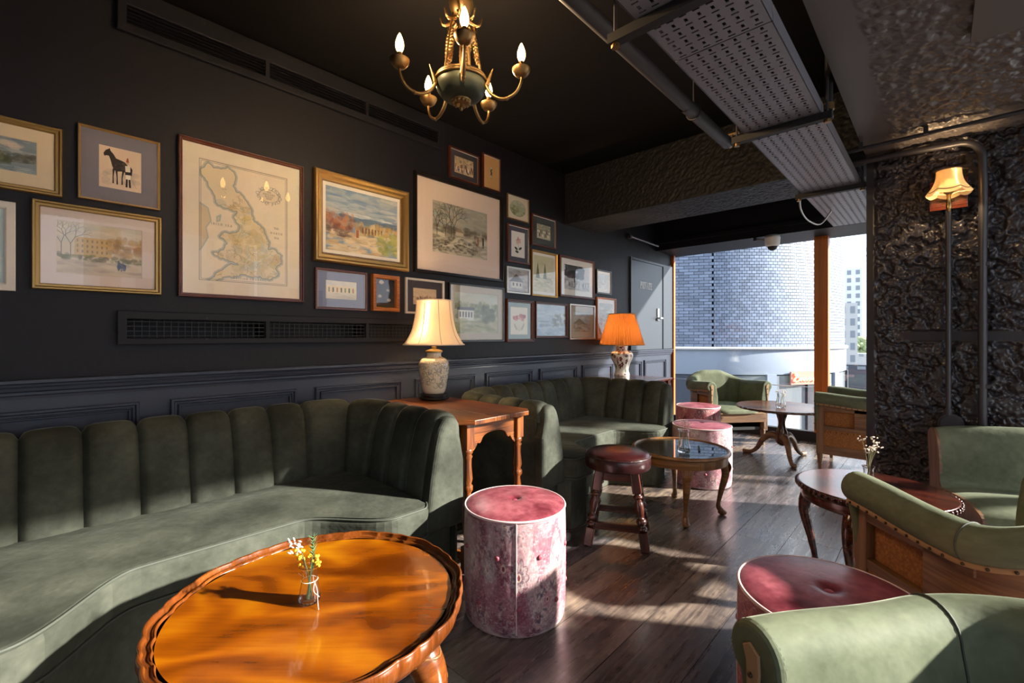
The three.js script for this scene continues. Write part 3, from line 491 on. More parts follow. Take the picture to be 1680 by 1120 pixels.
// ------------------------------------------------------------------ curved velvet booths
function booth(label, zc, L, top, group, xl = 1.07) {
  const t = thing('booth_sofa', label, 'booth seat', [WX, 0, zc]);
  const T = 0.20, xb = 0.26, zi = L - T, rc = 0.16, xf = 0.985;
  // plan of the inner foot of the back: wing, corner, back, corner, wing
  const seg = [], w = xf - xb - rc, b = 2 * (zi - rc), arc = rc * PI / 2, total = 2 * w + 2 * arc + b;
  const at = (s) => {
    if (s < w) return [xf - s, -zi, 0, -1];
    s -= w; if (s < arc) { const a = s / rc; return [xb + rc - Math.sin(a) * rc, -zi + rc - Math.cos(a) * rc, -Math.sin(a), -Math.cos(a)]; }
    s -= arc; if (s < b) return [xb, -zi + rc + s, -1, 0];
    s -= b; if (s < arc) { const a = s / rc; return [xb + rc - Math.cos(a) * rc, zi - rc + Math.sin(a) * rc, -Math.cos(a), Math.sin(a)]; }
    s -= arc; return [xb + rc + s, zi, 0, 1];
  };
  const k = top / 0.80, prof = curve([[-0.010, 0.33, 0], [0, 0.43, 0], [0.018, 0.55 * k, 0], [0.045, 0.68 * k, 0], [0.070, 0.755 * k, 0], [0.105, 0.795 * k, 0], [0.150, 0.797 * k, 0], [0.185, 0.770 * k, 0], [0.195, 0.70 * k, 0]]);
  const n = Math.round(total / 0.178), wd = total / n;
  for (let c = 0; c < n; c++) {
    const g = surf(12, 26, (u, v) => {
      const [x, z, nx, nz] = at(clamp((c + u) * wd, 0, total)), p = prof.getPointAt(v), q = prof.getTangentAt(v);
      const e = Math.abs(2 * u - 1), d = 0.022 * (1 - Math.pow(e, 4.5)) * smoothstep(v, -0.3, 0.25) * (1 - smoothstep(v, 0.8, 1)) - 0.012 * smoothstep(e, 0.86, 1);
      const N = p.x - d * q.y, Y = p.y + d * q.x;
      return [x + nx * N, Y, z + nz * N];
    }, (u, v) => [(c + u) * wd, v * 0.75]);
    mesh('back_channel', g, M.velvet, t);
  }
  // end pads of the two wings
  const P = prof.getPoints(30).map((p) => [p.x, p.y]);
  for (const e of [-1, 1]) {
    const sh = [...P.map(([a, y]) => [a - 0.014, y + 0.004]), [0.205, 0.6], [0.205, 0.29], [-0.02, 0.29]];
    const g = extr(sh, 0.085, 0.032, 5).rotateY(PI / 2);   // shape x -> -z, depth -> +x
    if (e < 0) g.translate(xf - 0.045, 0, -zi); else { g.translate(-(xf + 0.04), 0, -zi).rotateY(PI); }
    const mm = mesh('wing_end', uvBox(g), M.velvet, t);
    mesh('outer_panel', uvBox(span(0.03, xf - 0.02, 0.06, 0.72 * k, e > 0 ? L - 0.012 : -L, e > 0 ? L : -L + 0.012)), M.velvet, t);
    mesh('end_plinth', uvBox(span(0.05, xf - 0.035, 0, 0.30, e > 0 ? zi - 0.02 : -L + 0.03, e > 0 ? L - 0.03 : -zi + 0.02, 0.008)), M.velvet, t);
  }
  // seat with an S-curved front
  const front = (z) => { const q = Math.abs(z); return lerp(0.805, xl, smoothstep(q, 0.25, zi - 0.20)) - 0.10 * smoothstep(q, zi - 0.085, zi + 0.02) ** 2; };
  const line = []; for (let i = 0; i <= 60; i++) { const z = lerp(-zi + 0.005, zi - 0.005, i / 60); line.push([front(z), z]); }
  const out = (d) => [[xb - 0.03, -zi + 0.005], ...line.map(([x, z]) => [x - d, z]), [xb - 0.03, zi - 0.005]];
  // soft top sheet that dips slightly towards the back
  const crown = (u, z) => 0.012 * Math.sin(u * PI) + 0.006 * (fbm((z + 3) * 0.2, u, 9, 3, 3, 91) - 0.5);
  mesh('seat_cushion', uvBox(join(slab(out(0), 0.315, 0.448, 0.028, 5), surf(14, 60, (u, v) => { const z = lerp(-zi + 0.03, zi - 0.03, v), x1 = front(z) - 0.022; return [lerp(xb, x1, u), 0.4485 + crown(u, z), z]; }))), M.velvet, t);
  mesh('piping', [tube(line.map(([x, z]) => [x - 0.010, 0.443, z]), 0.0045, 160, 6), tube(line.map(([x, z]) => [x - 0.004, 0.322, z]), 0.0045, 160, 6)], M.piping, t);
  mesh('seat_plinth', uvBox(slab(out(0.045), 0, 0.316, 0.006, 1)), M.velvet, t);
  return t;
}
booth('long green velvet booth with channelled back, below the map', -0.50, 0.95, 0.815, 'booths');
booth('green velvet booth with channelled back, behind the leather stool', -2.95, 0.90, 0.785, 'booths', 1.09);

// ------------------------------------------------------------------ poufs
function pouf(label, x, z, r, h, turn, body, top, seed) {
  const t = thing('round_pouf', label, 'pouf', [x, 0, z], turn, 'round floral poufs');
  const g = lathes([[0, 0.004], [r * 0.96, 0.004], [r * 0.985, 0.02], [r * 1.005, h * 0.3], [r * 1.01, h * 0.6], [r * 0.995, h - 0.02], [r * 0.985, h - 0.008]], 72, 60);
  mesh('body', uvScale(flat(g), 2 * PI * r, h * 1.1), body, t);
  const dome = (q) => h - 0.008 + 0.024 * Math.sqrt(Math.max(0, 1 - q * q)) - 0.013 * Math.exp(-q * q * 110);
  mesh('top', uvBox(surf(72, 24, (u, v) => { const q = v * 0.985, a = u * 2 * PI; return [Math.cos(a) * q * r, dome(q), Math.sin(a) * q * r]; })), top, t);
  mesh('piping', torus(r * 0.988, 0.0048, h - 0.006, 80), M.pipingPink, t);
  mesh('top_button', lathes([[0, dome(0) + 0.006], [0.012, dome(0) + 0.003], [0.014, dome(0) - 0.004]], 16), M.buttonRed, t);
  mesh('seam', tube([[r * 1.0, h - 0.01, 0], [r * 1.012, h * 0.6, 0], [r * 1.007, h * 0.3, 0], [r * 0.985, 0.02, 0]], 0.0028, 24, 5), M.pipingPink, t);
  const q = rng(seed);
  for (let i = 0; i < 16; i++) { const a = (i % 8) / 8 * 2 * PI + 0.35 + (i > 7 ? 0.39 : 0), y = i > 7 ? h * 0.26 : h * 0.68; mesh('button', lathes([[0, 0.008], [0.008, 0.006], [0.0115, 0.0]], 12, 8).rotateZ(-PI / 2).translate(r * 1.006, y, 0).rotateY(-a), M.buttonRed, t); }
  return t;
}
pouf('tall pink floral pouf with buttoned sides in front of the console table', -1.366, -1.473, 0.222, 0.470, -0.80, M.floral, M.crimson, 1);
pouf('pink floral pouf behind the glass-topped table', -1.425, -3.80, 0.228, 0.475, 2.0, M.floral, M.crimson, 2);
pouf('floral pouf in front of the window armchair', -1.84, -4.81, 0.215, 0.475, 3.5, M.floralDeep, M.crimson, 3);
pouf('deep red pouf with a worn leather top between the armchairs', -0.225, -1.545, 0.232, 0.475, 3.6, M.floralDeep, M.crimson, 4);

// ------------------------------------------------------------------ tables
// cabriole leg standing at the origin, bowing out along +x
const cabriole = (h, out, r = 1) => sweep([[0, h, 0], [out * 0.75, h - 0.05, 0], [out, h * 0.72, 0], [out * 0.45, h * 0.38, 0], [out * 0.18, h * 0.14, 0], [out * 0.42, 0.035, 0], [out * 0.62, 0.016, 0]], (v) => r * (v < 0.3 ? lerp(0.036, 0.026, v / 0.3) : v < 0.82 ? lerp(0.026, 0.0125, (v - 0.3) / 0.52) : lerp(0.0125, 0.022, (v - 0.82) / 0.18)), 40, 12);
const pad = (out, r = 0.022) => new THREE.SphereGeometry(r, 14, 8).scale(1.2, 0.75, 1).translate(out * 0.62, r * 0.75, 0);
{ // pie-crust table in the sun
  const H = 0.48, p = [-1.243, -0.549], R = 0.392, t = thing('pie_crust_table', 'round polished mahogany table with a scalloped pie-crust rim', 'table', [p[0], 0, p[1]]);
  const wave = (a) => { const s = a * 10 / (2 * PI), f = s - Math.floor(s); const big = f < 0.5 ? Math.sin(f * PI / 0.5) : 0, sm = f >= 0.5 ? Math.abs(Math.sin((f - 0.5) / 0.25 * PI)) * 0.45 : 0; return 0.0085 * (big + sm); };
  const top = surf(360, 22, (u, v) => { const a = u * 2 * PI, k = v * 0.915; return [Math.cos(a) * R * k, H, Math.sin(a) * R * k]; });
  { const P = top.attributes.position, U = top.attributes.uv; for (let i = 0; i < P.count; i++) U.setXY(i, P.getX(i) * cY - P.getZ(i) * sY, P.getX(i) * sY + P.getZ(i) * cY); }
  mesh('top', top, M.flame, t);
  const rim = [[0.925, 0.0, 1], [0.934, 0.007, 1], [0.942, 0.003, 1], [0.955, 0.001, 1], [0.972, 0.004, 1], [0.980, 0.013, 1], [0.991, 0.016, 1], [1.0, 0.012, 1], [1.002, -0.004, 1], [0.99, -0.022, 0.7], [0.96, -0.040, 0.3], [0.92, -0.052, 0]];
  mesh('rim', uvBox(surf(480, rim.length - 1, (u, v) => { const a = u * 2 * PI, q = rim[Math.round(v * (rim.length - 1))], r = R * q[0] - 0.004 * q[2] + wave(a) * q[2]; return [Math.cos(a) * r, H + q[1], Math.sin(a) * r]; })), M.flameEdge, t);
  mesh('underside', cyl(R * 0.93, R * 0.93, 0.03, 0, H - 0.052, 0, 64), M.mahogany, t);
  mesh('frieze', uvBox(lathe([[R * 0.74, H - 0.10], [R * 0.76, H - 0.10], [R * 0.76, H - 0.04], [R * 0.70, H - 0.04], [R * 0.70, H - 0.10]], 64)), M.mahogany, t);
  for (let k = 0; k < 4; k++) {
    const a = 0.42 + k * PI / 2, leg = mesh('leg', cabriole(H - 0.05, 0.075, 1.5).translate(R * 0.70, 0, 0).rotateY(a), M.flameEdge, t);
    const sc = []; for (let j = 0; j < 9; j++) { const y = H - 0.07 - j * 0.0095; sc.push(tube([[R * 0.70 + 0.05, y + 0.004, -0.052 + j * 0.003], [R * 0.70 + 0.095, y - 0.006, 0], [R * 0.70 + 0.05, y + 0.004, 0.052 - j * 0.003]], 0.0042, 10, 5)); }
    for (const e of [-1, 1]) { const pts = []; for (let j = 0; j <= 26; j++) { const q = j / 26, aa = q * 3.6 * PI, r = 0.026 * (1 - q * 0.85); pts.push([R * 0.70 + 0.075 + Math.cos(aa) * r * 0.5, H - 0.165 + Math.sin(aa) * r, e * (0.042 + Math.cos(aa) * r * 0.3)]); } sc.push(tube(pts, 0.0055, 60, 6)); }
    mesh('carving', join(sc).rotateY(a), M.walnut, leg);
    mesh('foot', pad(0.075, 0.03).translate(R * 0.70, 0, 0).rotateY(a), M.flameEdge, leg);
  }
}
{ // octagonal-cornered oak console between the booths
  const x0 = -2.62, x1 = -1.68, z0 = -1.985, z1 = -1.46, c = 0.06, t = thing('console_table', 'old oak side table with turned legs between the booths', 'table', [(x0 + x1) / 2, 0, (z0 + z1) / 2]);
  const a = (x1 - x0) / 2, b = (z1 - z0) / 2, cut = 0.046;   // two boards with the open joint that shows at the front edge
  const top = mesh('top_board', uvBox(slab([[-a + c, -b], [a - c, -b], [a, -b + c], [a, cut - 0.0012], [-a, cut - 0.0012], [-a, -b + c]], TT - 0.024, TT, 0.003, 2)), M.oak, t);
  mesh('top_board', uvBox(slab([[-a, cut + 0.0012], [a, cut + 0.0012], [a, b - c], [a - c, b], [-a + c, b], [-a, b - c]], TT - 0.024, TT, 0.003, 2)), M.oak, t);
  const legP = [[0.022, 0.625], [0.027, 0.62], [0.028, 0.605], [0.02, 0.595], [0.027, 0.585], [0.022, 0.575], [0.021, 0.54], [0.027, 0.47], [0.020, 0.445], [0.028, 0.435], [0.028, 0.415], [0.018, 0.40], [0.025, 0.34], [0.028, 0.27], [0.019, 0.16], [0.017, 0.13], [0.025, 0.12]];
  for (const [x, z] of [[a - 0.075, b - 0.075], [a - 0.075, -b + 0.075], [-a + 0.075, b - 0.075], [-a + 0.075, -b + 0.075]])
    mesh('leg', uvBox(join(span(x - 0.027, x + 0.027, 0.625, TT - 0.024, z - 0.026, z + 0.026, 0.003), lathe(legP.slice().reverse(), 20).translate(x, 0, z), span(x - 0.027, x + 0.027, 0, 0.125, z - 0.024, z + 0.024, 0.003)), 'y'), M.oak, t);
  const apron = (w) => { const s = new THREE.Shape(); s.moveTo(-w, TT - 0.024); s.lineTo(w, TT - 0.024); s.lineTo(w, 0.60); s.quadraticCurveTo(w - 0.03, 0.62, w - 0.04, 0.645); s.quadraticCurveTo(w - 0.055, 0.63, w - 0.07, 0.655); s.quadraticCurveTo(w * 0.5, 0.69, 0, 0.69); s.quadraticCurveTo(-w * 0.5, 0.69, -w + 0.07, 0.655); s.quadraticCurveTo(-w + 0.055, 0.63, -w + 0.04, 0.645); s.quadraticCurveTo(-w + 0.03, 0.62, -w, 0.60); s.closePath(); return extr(s, 0.018, 0.002, 1); };
  for (const e of [-1, 1]) { mesh('apron', uvBox(apron(b - 0.10).rotateY(PI / 2).translate(e > 0 ? a - 0.085 : -a + 0.067, 0, 0), 'z'), M.oak, t); mesh('apron', uvBox(apron(a - 0.10).translate(0, 0, e * (b - 0.075) - 0.009)), M.oak, t); }
  mesh('stretcher', uvBox(join(span(-a + 0.08, a - 0.08, 0.05, 0.08, b - 0.088, b - 0.062), span(a - 0.088, a - 0.062, 0.05, 0.08, -b + 0.08, b - 0.08))), M.oak, t);
}
{ // second lamp table beyond the far booth
  const t = thing('lamp_table', 'small dark mahogany table under the amber lamp', 'table', [-2.38, 0, -4.20]);
  mesh('top', uvBox(slab([[-0.30, -0.26], [0.42, -0.26], [0.42, 0.26], [-0.30, 0.26]], TT - 0.022, TT, 0.004, 1)), M.mahogany, t);
  for (const x of [-0.27, 0.38]) for (const z of [-0.22, 0.22]) mesh('leg', uvBox(span(x - 0.02, x + 0.02, 0, TT - 0.02, z - 0.02, z + 0.02, 0.003), 'y'), M.mahogany, t);
  mesh('apron', span(-0.27, 0.38, TT - 0.10, TT - 0.022, -0.225, 0.225), M.mahogany, t);
}
{ // round coffee table with a glass insert
  const H = 0.44, t = thing('glass_top_table', 'round walnut coffee table with a glass top on cabriole legs', 'table', [-1.29, 0, -3.05]), R = 0.312;
  mesh('top', uvBox(cyl(R - 0.02, R - 0.02, 0.012, 0, H - 0.022, 0, 64)), M.tripod, t);
  mesh('glass', cyl(R - 0.016, R - 0.016, 0.005, 0, H - 0.009, 0, 64), M.tableGlass, t);
  mesh('rim', uvBox(lathes([[R - 0.016, H - 0.02], [R - 0.016, H - 0.001], [R - 0.006, H + 0.003], [R + 0.004, H - 0.004], [R + 0.006, H - 0.014], [R - 0.006, H - 0.022]], 72, 20)), M.walnut, t);
  mesh('apron', uvBox(lathe([[R - 0.016, H - 0.022], [R - 0.012, H - 0.022], [R - 0.012, H - 0.075], [R - 0.024, H - 0.078], [R - 0.03, H - 0.022]], 72)), M.walnut, t);
  for (let k = 0; k < 4; k++) {
    const a = 0.24 + k * PI / 2 + 0.3, leg = mesh('leg', cabriole(H - 0.045, 0.055, 1).translate(0.235, 0, 0).rotateY(a), M.walnut, t);
    const sh = []; for (let j = -3; j <= 3; j++) sh.push(sweep([[0.235 + 0.065, H - 0.075, j * 0.011], [0.235 + 0.083, H - 0.11, j * 0.008], [0.235 + 0.072, H - 0.165, j * 0.002]], (v) => 0.006 * (1 - 0.6 * v), 8, 5));
    mesh('carving', join(sh).rotateY(a), M.walnut, leg); mesh('foot', pad(0.055, 0.024).translate(0.235, 0, 0).rotateY(a), M.walnut, leg);
  }
}
{ // tilt-top tripod table by the window
  const H = 0.51, t = thing('tripod_table', 'scalloped round tripod table by the window', 'table', [-1.12, 0, -5.05]), R = 0.40;
  mesh('top', uvBox(surf(240, 7, (u, v) => { const a = u * 2 * PI, q = [[0, 0], [0.55, 0], [0.9, 0], [0.965, 0.004], [1, 0.001], [1, -0.012], [0.965, -0.02], [0, -0.02]][Math.round(v * 7)], r = R * q[0] + (q[0] > 0.8 ? 0.008 * Math.abs(Math.sin(a * 16)) : 0); return [Math.cos(a) * r, H + q[1], Math.sin(a) * r]; })), M.tripod, t);
  mesh('pedestal', uvBox(lathes([[0.02, 0.13], [0.052, 0.16], [0.058, 0.20], [0.05, 0.26], [0.034, 0.31], [0.03, 0.36], [0.045, 0.42], [0.056, 0.46], [0.07, 0.475], [0.07, 0.49]], 32), 'y'), M.tripod, t);
  mesh('block', span(-0.10, 0.10, 0.47, 0.492, -0.10, 0.10, 0.004), M.tripod, t);
  for (const [fx, fz] of [[-0.275, -0.005], [0.165, 0.295], [0.125, -0.29]]) { const a = Math.atan2(fz, fx), d = 0.31, g = sweep([[0.02, 0.20, 0], [0.09, 0.225, 0], [0.17, 0.16, 0], [0.225, 0.065, 0], [0.28, 0.022, 0], [d + 0.03, 0.018, 0]], (v) => v < 0.8 ? lerp(0.036, 0.018, v / 0.8) : lerp(0.018, 0.022, (v - 0.8) / 0.2), 30, 10); mesh('leg', uvBox(join(g, ball(0.021, d + 0.03, 0.02, 0)).rotateY(-a)), M.chairWood, t); }
}
{ // dark round table with a gadrooned edge
  const H = 0.50, t = thing('dark_round_table', 'dark mahogany round table with a rope-carved edge', 'table', [-0.225, 0, -2.68]), R = 0.300;
  mesh('top', uvBox(lathe([[0, H], [R - 0.012, H], [R - 0.004, H - 0.003], [R - 0.004, H - 0.02], [0, H - 0.02]], 72)), M.mahogany, t);
  const ro = []; for (let k = 0; k < 64; k++) { const a = k / 64 * 2 * PI; ro.push(new THREE.SphereGeometry(0.011, 7, 5).scale(0.75, 1.1, 1.0).rotateX(0.6).translate(R - 0.002, H - 0.014, 0).rotateY(a)); }
  mesh('rope_edge', ro, M.mahogany, t);
  mesh('apron', uvBox(lathes([[R - 0.03, H - 0.024], [R - 0.022, H - 0.03], [R - 0.022, H - 0.075], [R - 0.03, H - 0.08]], 72, 12)), M.mahogany, t);
  for (let k = 0; k < 4; k++) { const a = 2.95 + k * PI / 2, leg = mesh('leg', cabriole(H - 0.06, 0.06, 1).translate(0.225, 0, 0).rotateY(a), M.mahogany, t); mesh('foot', [pad(0.06, 0.026).translate(0.225, 0, 0).rotateY(a), new THREE.CylinderGeometry(0.012, 0.034, 0.05, 5).translate(0.225 + 0.034, 0.03, 0).rotateY(a)], M.mahogany, leg); }
}
{ // leather bar stool
  const t = thing('leather_stool', 'low round stool with a maroon leather seat and turned legs', 'stool', [-1.398, 0, -2.41], Math.atan2(0.147, 0.285)), H = 0.518, r = 0.19;
  mesh('seat', uvBox(lathes([[0, H + 0.010], [r * 0.5, H + 0.008], [r * 0.9, H - 0.006], [r * 0.985, H - 0.02]], 56)), M.leather, t);
  mesh('seat_band', uvBox(lathes([[r * 0.985, H - 0.022], [r * 1.01, H - 0.05], [r * 0.985, H - 0.088], [r * 0.93, H - 0.094], [0, H - 0.094]], 56)), M.leather, t);
  mesh('piping', torus(r * 0.99, 0.005, H - 0.021, 72), M.leather, t);
  const f = 0.16, q = 0.095;
  const P = [[0.001, 0], [0.030, 0], [0.030, 0.10], [0.014, 0.106], [0.024, 0.112], [0.028, 0.122], [0.024, 0.132], [0.013, 0.138], [0.024, 0.145], [0.030, 0.160], [0.024, 0.175], [0.013, 0.181], [0.020, 0.195], [0.026, 0.235], [0.023, 0.262], [0.015, 0.280], [0.025, 0.286], [0.028, 0.294], [0.024, 0.302], [0.014, 0.308], [0.026, 0.318]];
  for (const sx of [-1, 1]) for (const sz of [-1, 1]) {
    const g = join(lathe(P.slice(3), 16), box(0.052, 0.105, 0.052, 0, 0.0525, 0, 0.007), box(0.052, 0.118, 0.052, 0, 0.371, 0, 0.007));
    const tilt = Math.atan2(f - q, 0.43), L = g.clone(); L.rotateZ(sx * tilt * 0.98).rotateX(-sz * tilt * 0.98); L.translate(sx * f, 0.002, sz * f);
    mesh('leg', uvBox(L, 'y'), M.stoolWood, t);
  }
  const yS = 0.13, k = lerp(f, q, yS / 0.43);
  for (const [x0, x1, z0, z1, y] of [[-k, k, k, k, 0.115], [-k, k, -k, -k, 0.115], [k, k, -k, k, 0.15], [-k, -k, -k, k, 0.15]]) mesh('stretcher', uvBox(x0 === x1 ? span(x0 - 0.011, x0 + 0.011, y - 0.02, y + 0.02, z0, z1, 0.003) : span(x0, x1, y - 0.02, y + 0.02, z0 - 0.011, z0 + 0.011, 0.003), x0 === x1 ? 'z' : 'x'), M.stoolWood, t);
  mesh('apron', uvBox(join(...[-1, 1].flatMap((e) => [span(-0.10, 0.10, 0.365, 0.43, e * 0.10 - 0.01, e * 0.10 + 0.01), span(e * 0.10 - 0.01, e * 0.10 + 0.01, 0.365, 0.43, -0.10, 0.10)]))), M.stoolWood, t);
}

// ------------------------------------------------------------------ tub armchairs: rolled velvet arms over a bare show-wood frame with hessian
function armchair(label, pos, turn, rise = 0.105) {
  const t = thing('tub_armchair', label, 'armchair', pos, turn, 'green velvet tub armchairs');
  const ax = 0.315, zf = 0.28, zb = -0.265, rc = 0.17, arm = zf - (zb + rc), arc = rc * PI / 2, bk = 2 * (ax - rc), total = 2 * arm + 2 * arc + bk;
  const at = (s) => {   // from the sitter's left arm (+x) round the back to the right arm
    if (s < arm) return [ax, zf - s, 1, 0];
    s -= arm; if (s < arc) { const a = s / rc; return [ax - rc + Math.cos(a) * rc, zb + rc - Math.sin(a) * rc, Math.cos(a), -Math.sin(a)]; }
    s -= arc; if (s < bk) return [ax - rc - s, zb, 0, -1];
    s -= bk; if (s < arc) { const a = s / rc; return [-ax + rc - Math.sin(a) * rc, zb + rc - Math.cos(a) * rc, -Math.sin(a), -Math.cos(a)]; }
    s -= arc; return [-ax, zb + rc + s, -1, 0];
  };
  const Ht = (s) => { const q = Math.min(s, total - s) / total; return 0.695 + 0.010 * Math.cos(Math.min(q / 0.22, 1) * PI) + rise * smoothstep(q, 0.25, 0.45); };
  const R = 0.056;
  const sec = (s, v) => {   // cross-section: inner face up, over the roll, tucked under outside
    const H = Ht(s), c0 = H - R;
    if (v < 0.45) { const q = v / 0.45; return [lerp(-0.050, -0.042, q) - 0.016 * Math.sin(q * PI), lerp(0.36, c0, q)]; }
    const a = PI - (v - 0.45) / 0.55 * 1.30 * PI; return [0.014 + Math.cos(a) * R, c0 + Math.sin(a) * R];
  };
  mesh('upholstery', surf(150, 34, (u, v) => { const s = u * total, [x, z, nx, nz] = at(s), [n, y] = sec(s, v); return [x + nx * n, y, z + nz * n]; }, (u, v) => [u * total, v * 0.6]), M.velvetChair, t);
  for (const s of [arm + arc * 0.12, total - arm - arc * 0.12]) mesh('seam', tube(Array.from({ length: 24 }, (_, i) => { const v = i / 23, [x, z, nx, nz] = at(s), [n, y] = sec(s, v); return [x + nx * n, y + (v > 0.5 ? 0.001 : 0), z + nz * n]; }), 0.0028, 40, 5), M.piping, t);
  // scroll fronts
  for (const e of [1, -1]) {
    const pts = Array.from({ length: 30 }, (_, i) => sec(0, i / 29)), tail = [[0.03, 0.52], [0.012, 0.36], [-0.05, 0.36]];
    const sh = [...pts, ...tail], f = mesh('scroll_front', extr(sh, 0.030, 0.012, 3).translate(0, 0, zf - 0.016).applyMatrix4(new THREE.Matrix4().makeTranslation(e * ax, 0, 0)), M.velvetChair, t);
    if (e < 0) { const p = f.geometry; p.translate(ax, 0, 0); p.rotateY(PI); p.translate(0, 0, 2 * zf - 0.002); p.translate(-ax, 0, 0); }
    const H = Ht(0), c = [];
    c.push(extr([[0.002, 0.38], [0.014, 0.38], [0.020, 0.5], [0.024, H - R - 0.01], [0.032, H - R + 0.012], [0.016, H - R + 0.024], [-0.004, H - R + 0.012], [-0.006, H - R - 0.02], [0.006, 0.5]], 0.006, 0.002, 1));
    const g = join(c); if (e < 0) g.rotateY(PI).translate(0, 0, 0.006); g.translate(e * ax, 0, zf + 0.013);
    mesh('facing_strip', g, M.gimp, f);
    mesh('facing_nail', [0.42, 0.49, 0.56, 0.62].map((y) => ball(0.005, e * (ax + 0.012), y, zf + 0.020, 6, 4)), M.nail, f);
  }
  // gimp and nails under the roll
  const under = (s, dn = 0, dy = 0) => { const [x, z, nx, nz] = at(s), [n, y] = sec(s, 1); return [x + nx * (n + dn), y + dy, z + nz * (n + dn)]; };
  mesh('gimp_band', surf(150, 3, (u, v) => { const s = u * total, q = under(s, 0.006 + 0.002 * Math.sin(v * PI), 0.004 - v * 0.015); return q; }), M.gimp, t);
  mesh('nail_row', Array.from({ length: 40 }, (_, i) => ball(0.0048, ...under((i + 0.5) / 40 * total, 0.009, -0.004), 6, 4)), M.nail, t);
  // show-wood frame
  const zr = zb - 0.012, side = (e) => {
    const X = e * (ax + 0.018), b = (x0, x1, y0, y1, z0, z1) => span(Math.min(X + e * x0, X + e * x1), Math.max(X + e * x0, X + e * x1), y0, y1, z0, z1, 0.003);
    mesh('front_post', uvBox(b(-0.045, 0.004, 0.16, 0.60, zf - 0.05, zf + 0.004), 'y'), M.chairWood, t);
    mesh('side_rail', uvBox(b(-0.02, 0.002, 0.16, 0.235, zb + 0.12, zf - 0.04), 'z'), M.chairWood, t);
    mesh('side_rail', uvBox(b(-0.045, 0.0, 0.375, 0.41, zb + 0.12, zf - 0.04), 'z'), M.chairWood, t);
    mesh('arm_board', uvBox(b(-0.016, 0.0, 0.54, 0.62, zb + 0.12, zf - 0.04), 'z'), M.chairWood, t);
    mesh('hessian_panel', uvBox(b(-0.034, -0.026, 0.40, 0.60, zb + 0.12, zf - 0.04)), M.hessian, t);
    mesh('hessian_panel', uvBox(b(-0.012, -0.004, 0.22, 0.39, zb + 0.12, zf - 0.04)), M.hessian, t);
    mesh('tack_row', Array.from({ length: 9 }, (_, i) => ball(0.0045, X + e * 0.001, 0.372 - 0.012, lerp(zf - 0.06, zb + 0.16, i / 8), 6, 4)), M.nail, t);
  };
  side(1); side(-1);
  const ws = (s0, s1, y0, y1, d) => surf(40, 2, (u, v) => { const s = lerp(s0, s1, u), [x, z, nx, nz] = at(s); return [x + nx * d, typeof y1 === 'function' ? lerp(y0, y1(s), v) : lerp(y0, y1, v), z + nz * d]; }, (u, v, p) => [u * (s1 - s0), p[1]]);
  mesh('back_shell', ws(arm * 0.72, total - arm * 0.72, 0.41, (s) => Ht(s) - 0.10, 0.018), M.chairWood, t);
  mesh('back_hessian', ws(arm * 0.9, total - arm * 0.9, 0.22, 0.41, 0.010), M.hessian, t);
  mesh('back_rail', ws(arm * 0.9, total - arm * 0.9, 0.16, 0.235, 0.019), M.chairWood, t);
  mesh('underside', slab([[-ax, zf - 0.02], [-ax, zb + rc], [-ax + rc, zb], [ax - rc, zb], [ax, zb + rc], [ax, zf - 0.02]], 0.17, 0.20), M.black, t);
  // seat
  mesh('seat_cushion', uvBox(surf(40, 20, (u, v) => { const a = u * 2 * PI, k = Math.pow(Math.abs(Math.cos(a)), 0.45) * Math.sign(Math.cos(a)), m = Math.pow(Math.abs(Math.sin(a)), 0.45) * Math.sign(Math.sin(a)), q = Math.sin(v * PI * 0.5 + 0.0001), y = 0.355 + 0.085 * Math.pow(Math.cos(v * PI / 2), 0.55); return [k * q * (ax - 0.035), y, m * q * 0.285 + 0.025]; })), M.velvetChair, t);
  mesh('front_rail', uvBox(span(-ax, ax, 0.255, 0.35, zf - 0.02, zf + 0.008, 0.004)), M.chairWood, t);
  mesh('front_gimp', span(-ax + 0.02, ax - 0.02, 0.348, 0.362, zf + 0.004, zf + 0.014), M.gimp, t);
  for (const e of [-1, 1]) {
    mesh('leg', uvBox(lathes([[0.014, 0.0], [0.017, 0.02], [0.015, 0.04], [0.023, 0.12], [0.026, 0.17], [0.02, 0.18], [0.028, 0.195], [0.028, 0.26]], 18).translate(e * (ax - 0.02), 0, zf - 0.02), 'y'), M.chairWood, t);
    mesh('leg', uvBox(sweep([[e * (ax - 0.10), 0.24, zb + 0.05], [e * (ax - 0.09), 0.12, zb + 0.03], [e * (ax - 0.08), 0.0, zb - 0.03]], (v) => lerp(0.026, 0.018, v), 8, 6), 'y'), M.chairWood, t);
  }
  return t;
}
armchair('green velvet armchair at the window with its back to the glass', [-1.805, 0, -5.49], Math.atan2(0.775, 0.63));
armchair('green velvet armchair half hidden behind the rough pier', [-0.51, 0, -5.13], -PI / 2);
armchair('green velvet armchair beside the dark round table, hessian side showing', [0.215, 0, -2.094], Math.atan2(-0.68, -0.73));
armchair('sunlit green velvet armchair next to the deep red pouf', [0.20, 0, -0.932], Math.atan2(-0.52, 0.853), 0.045);

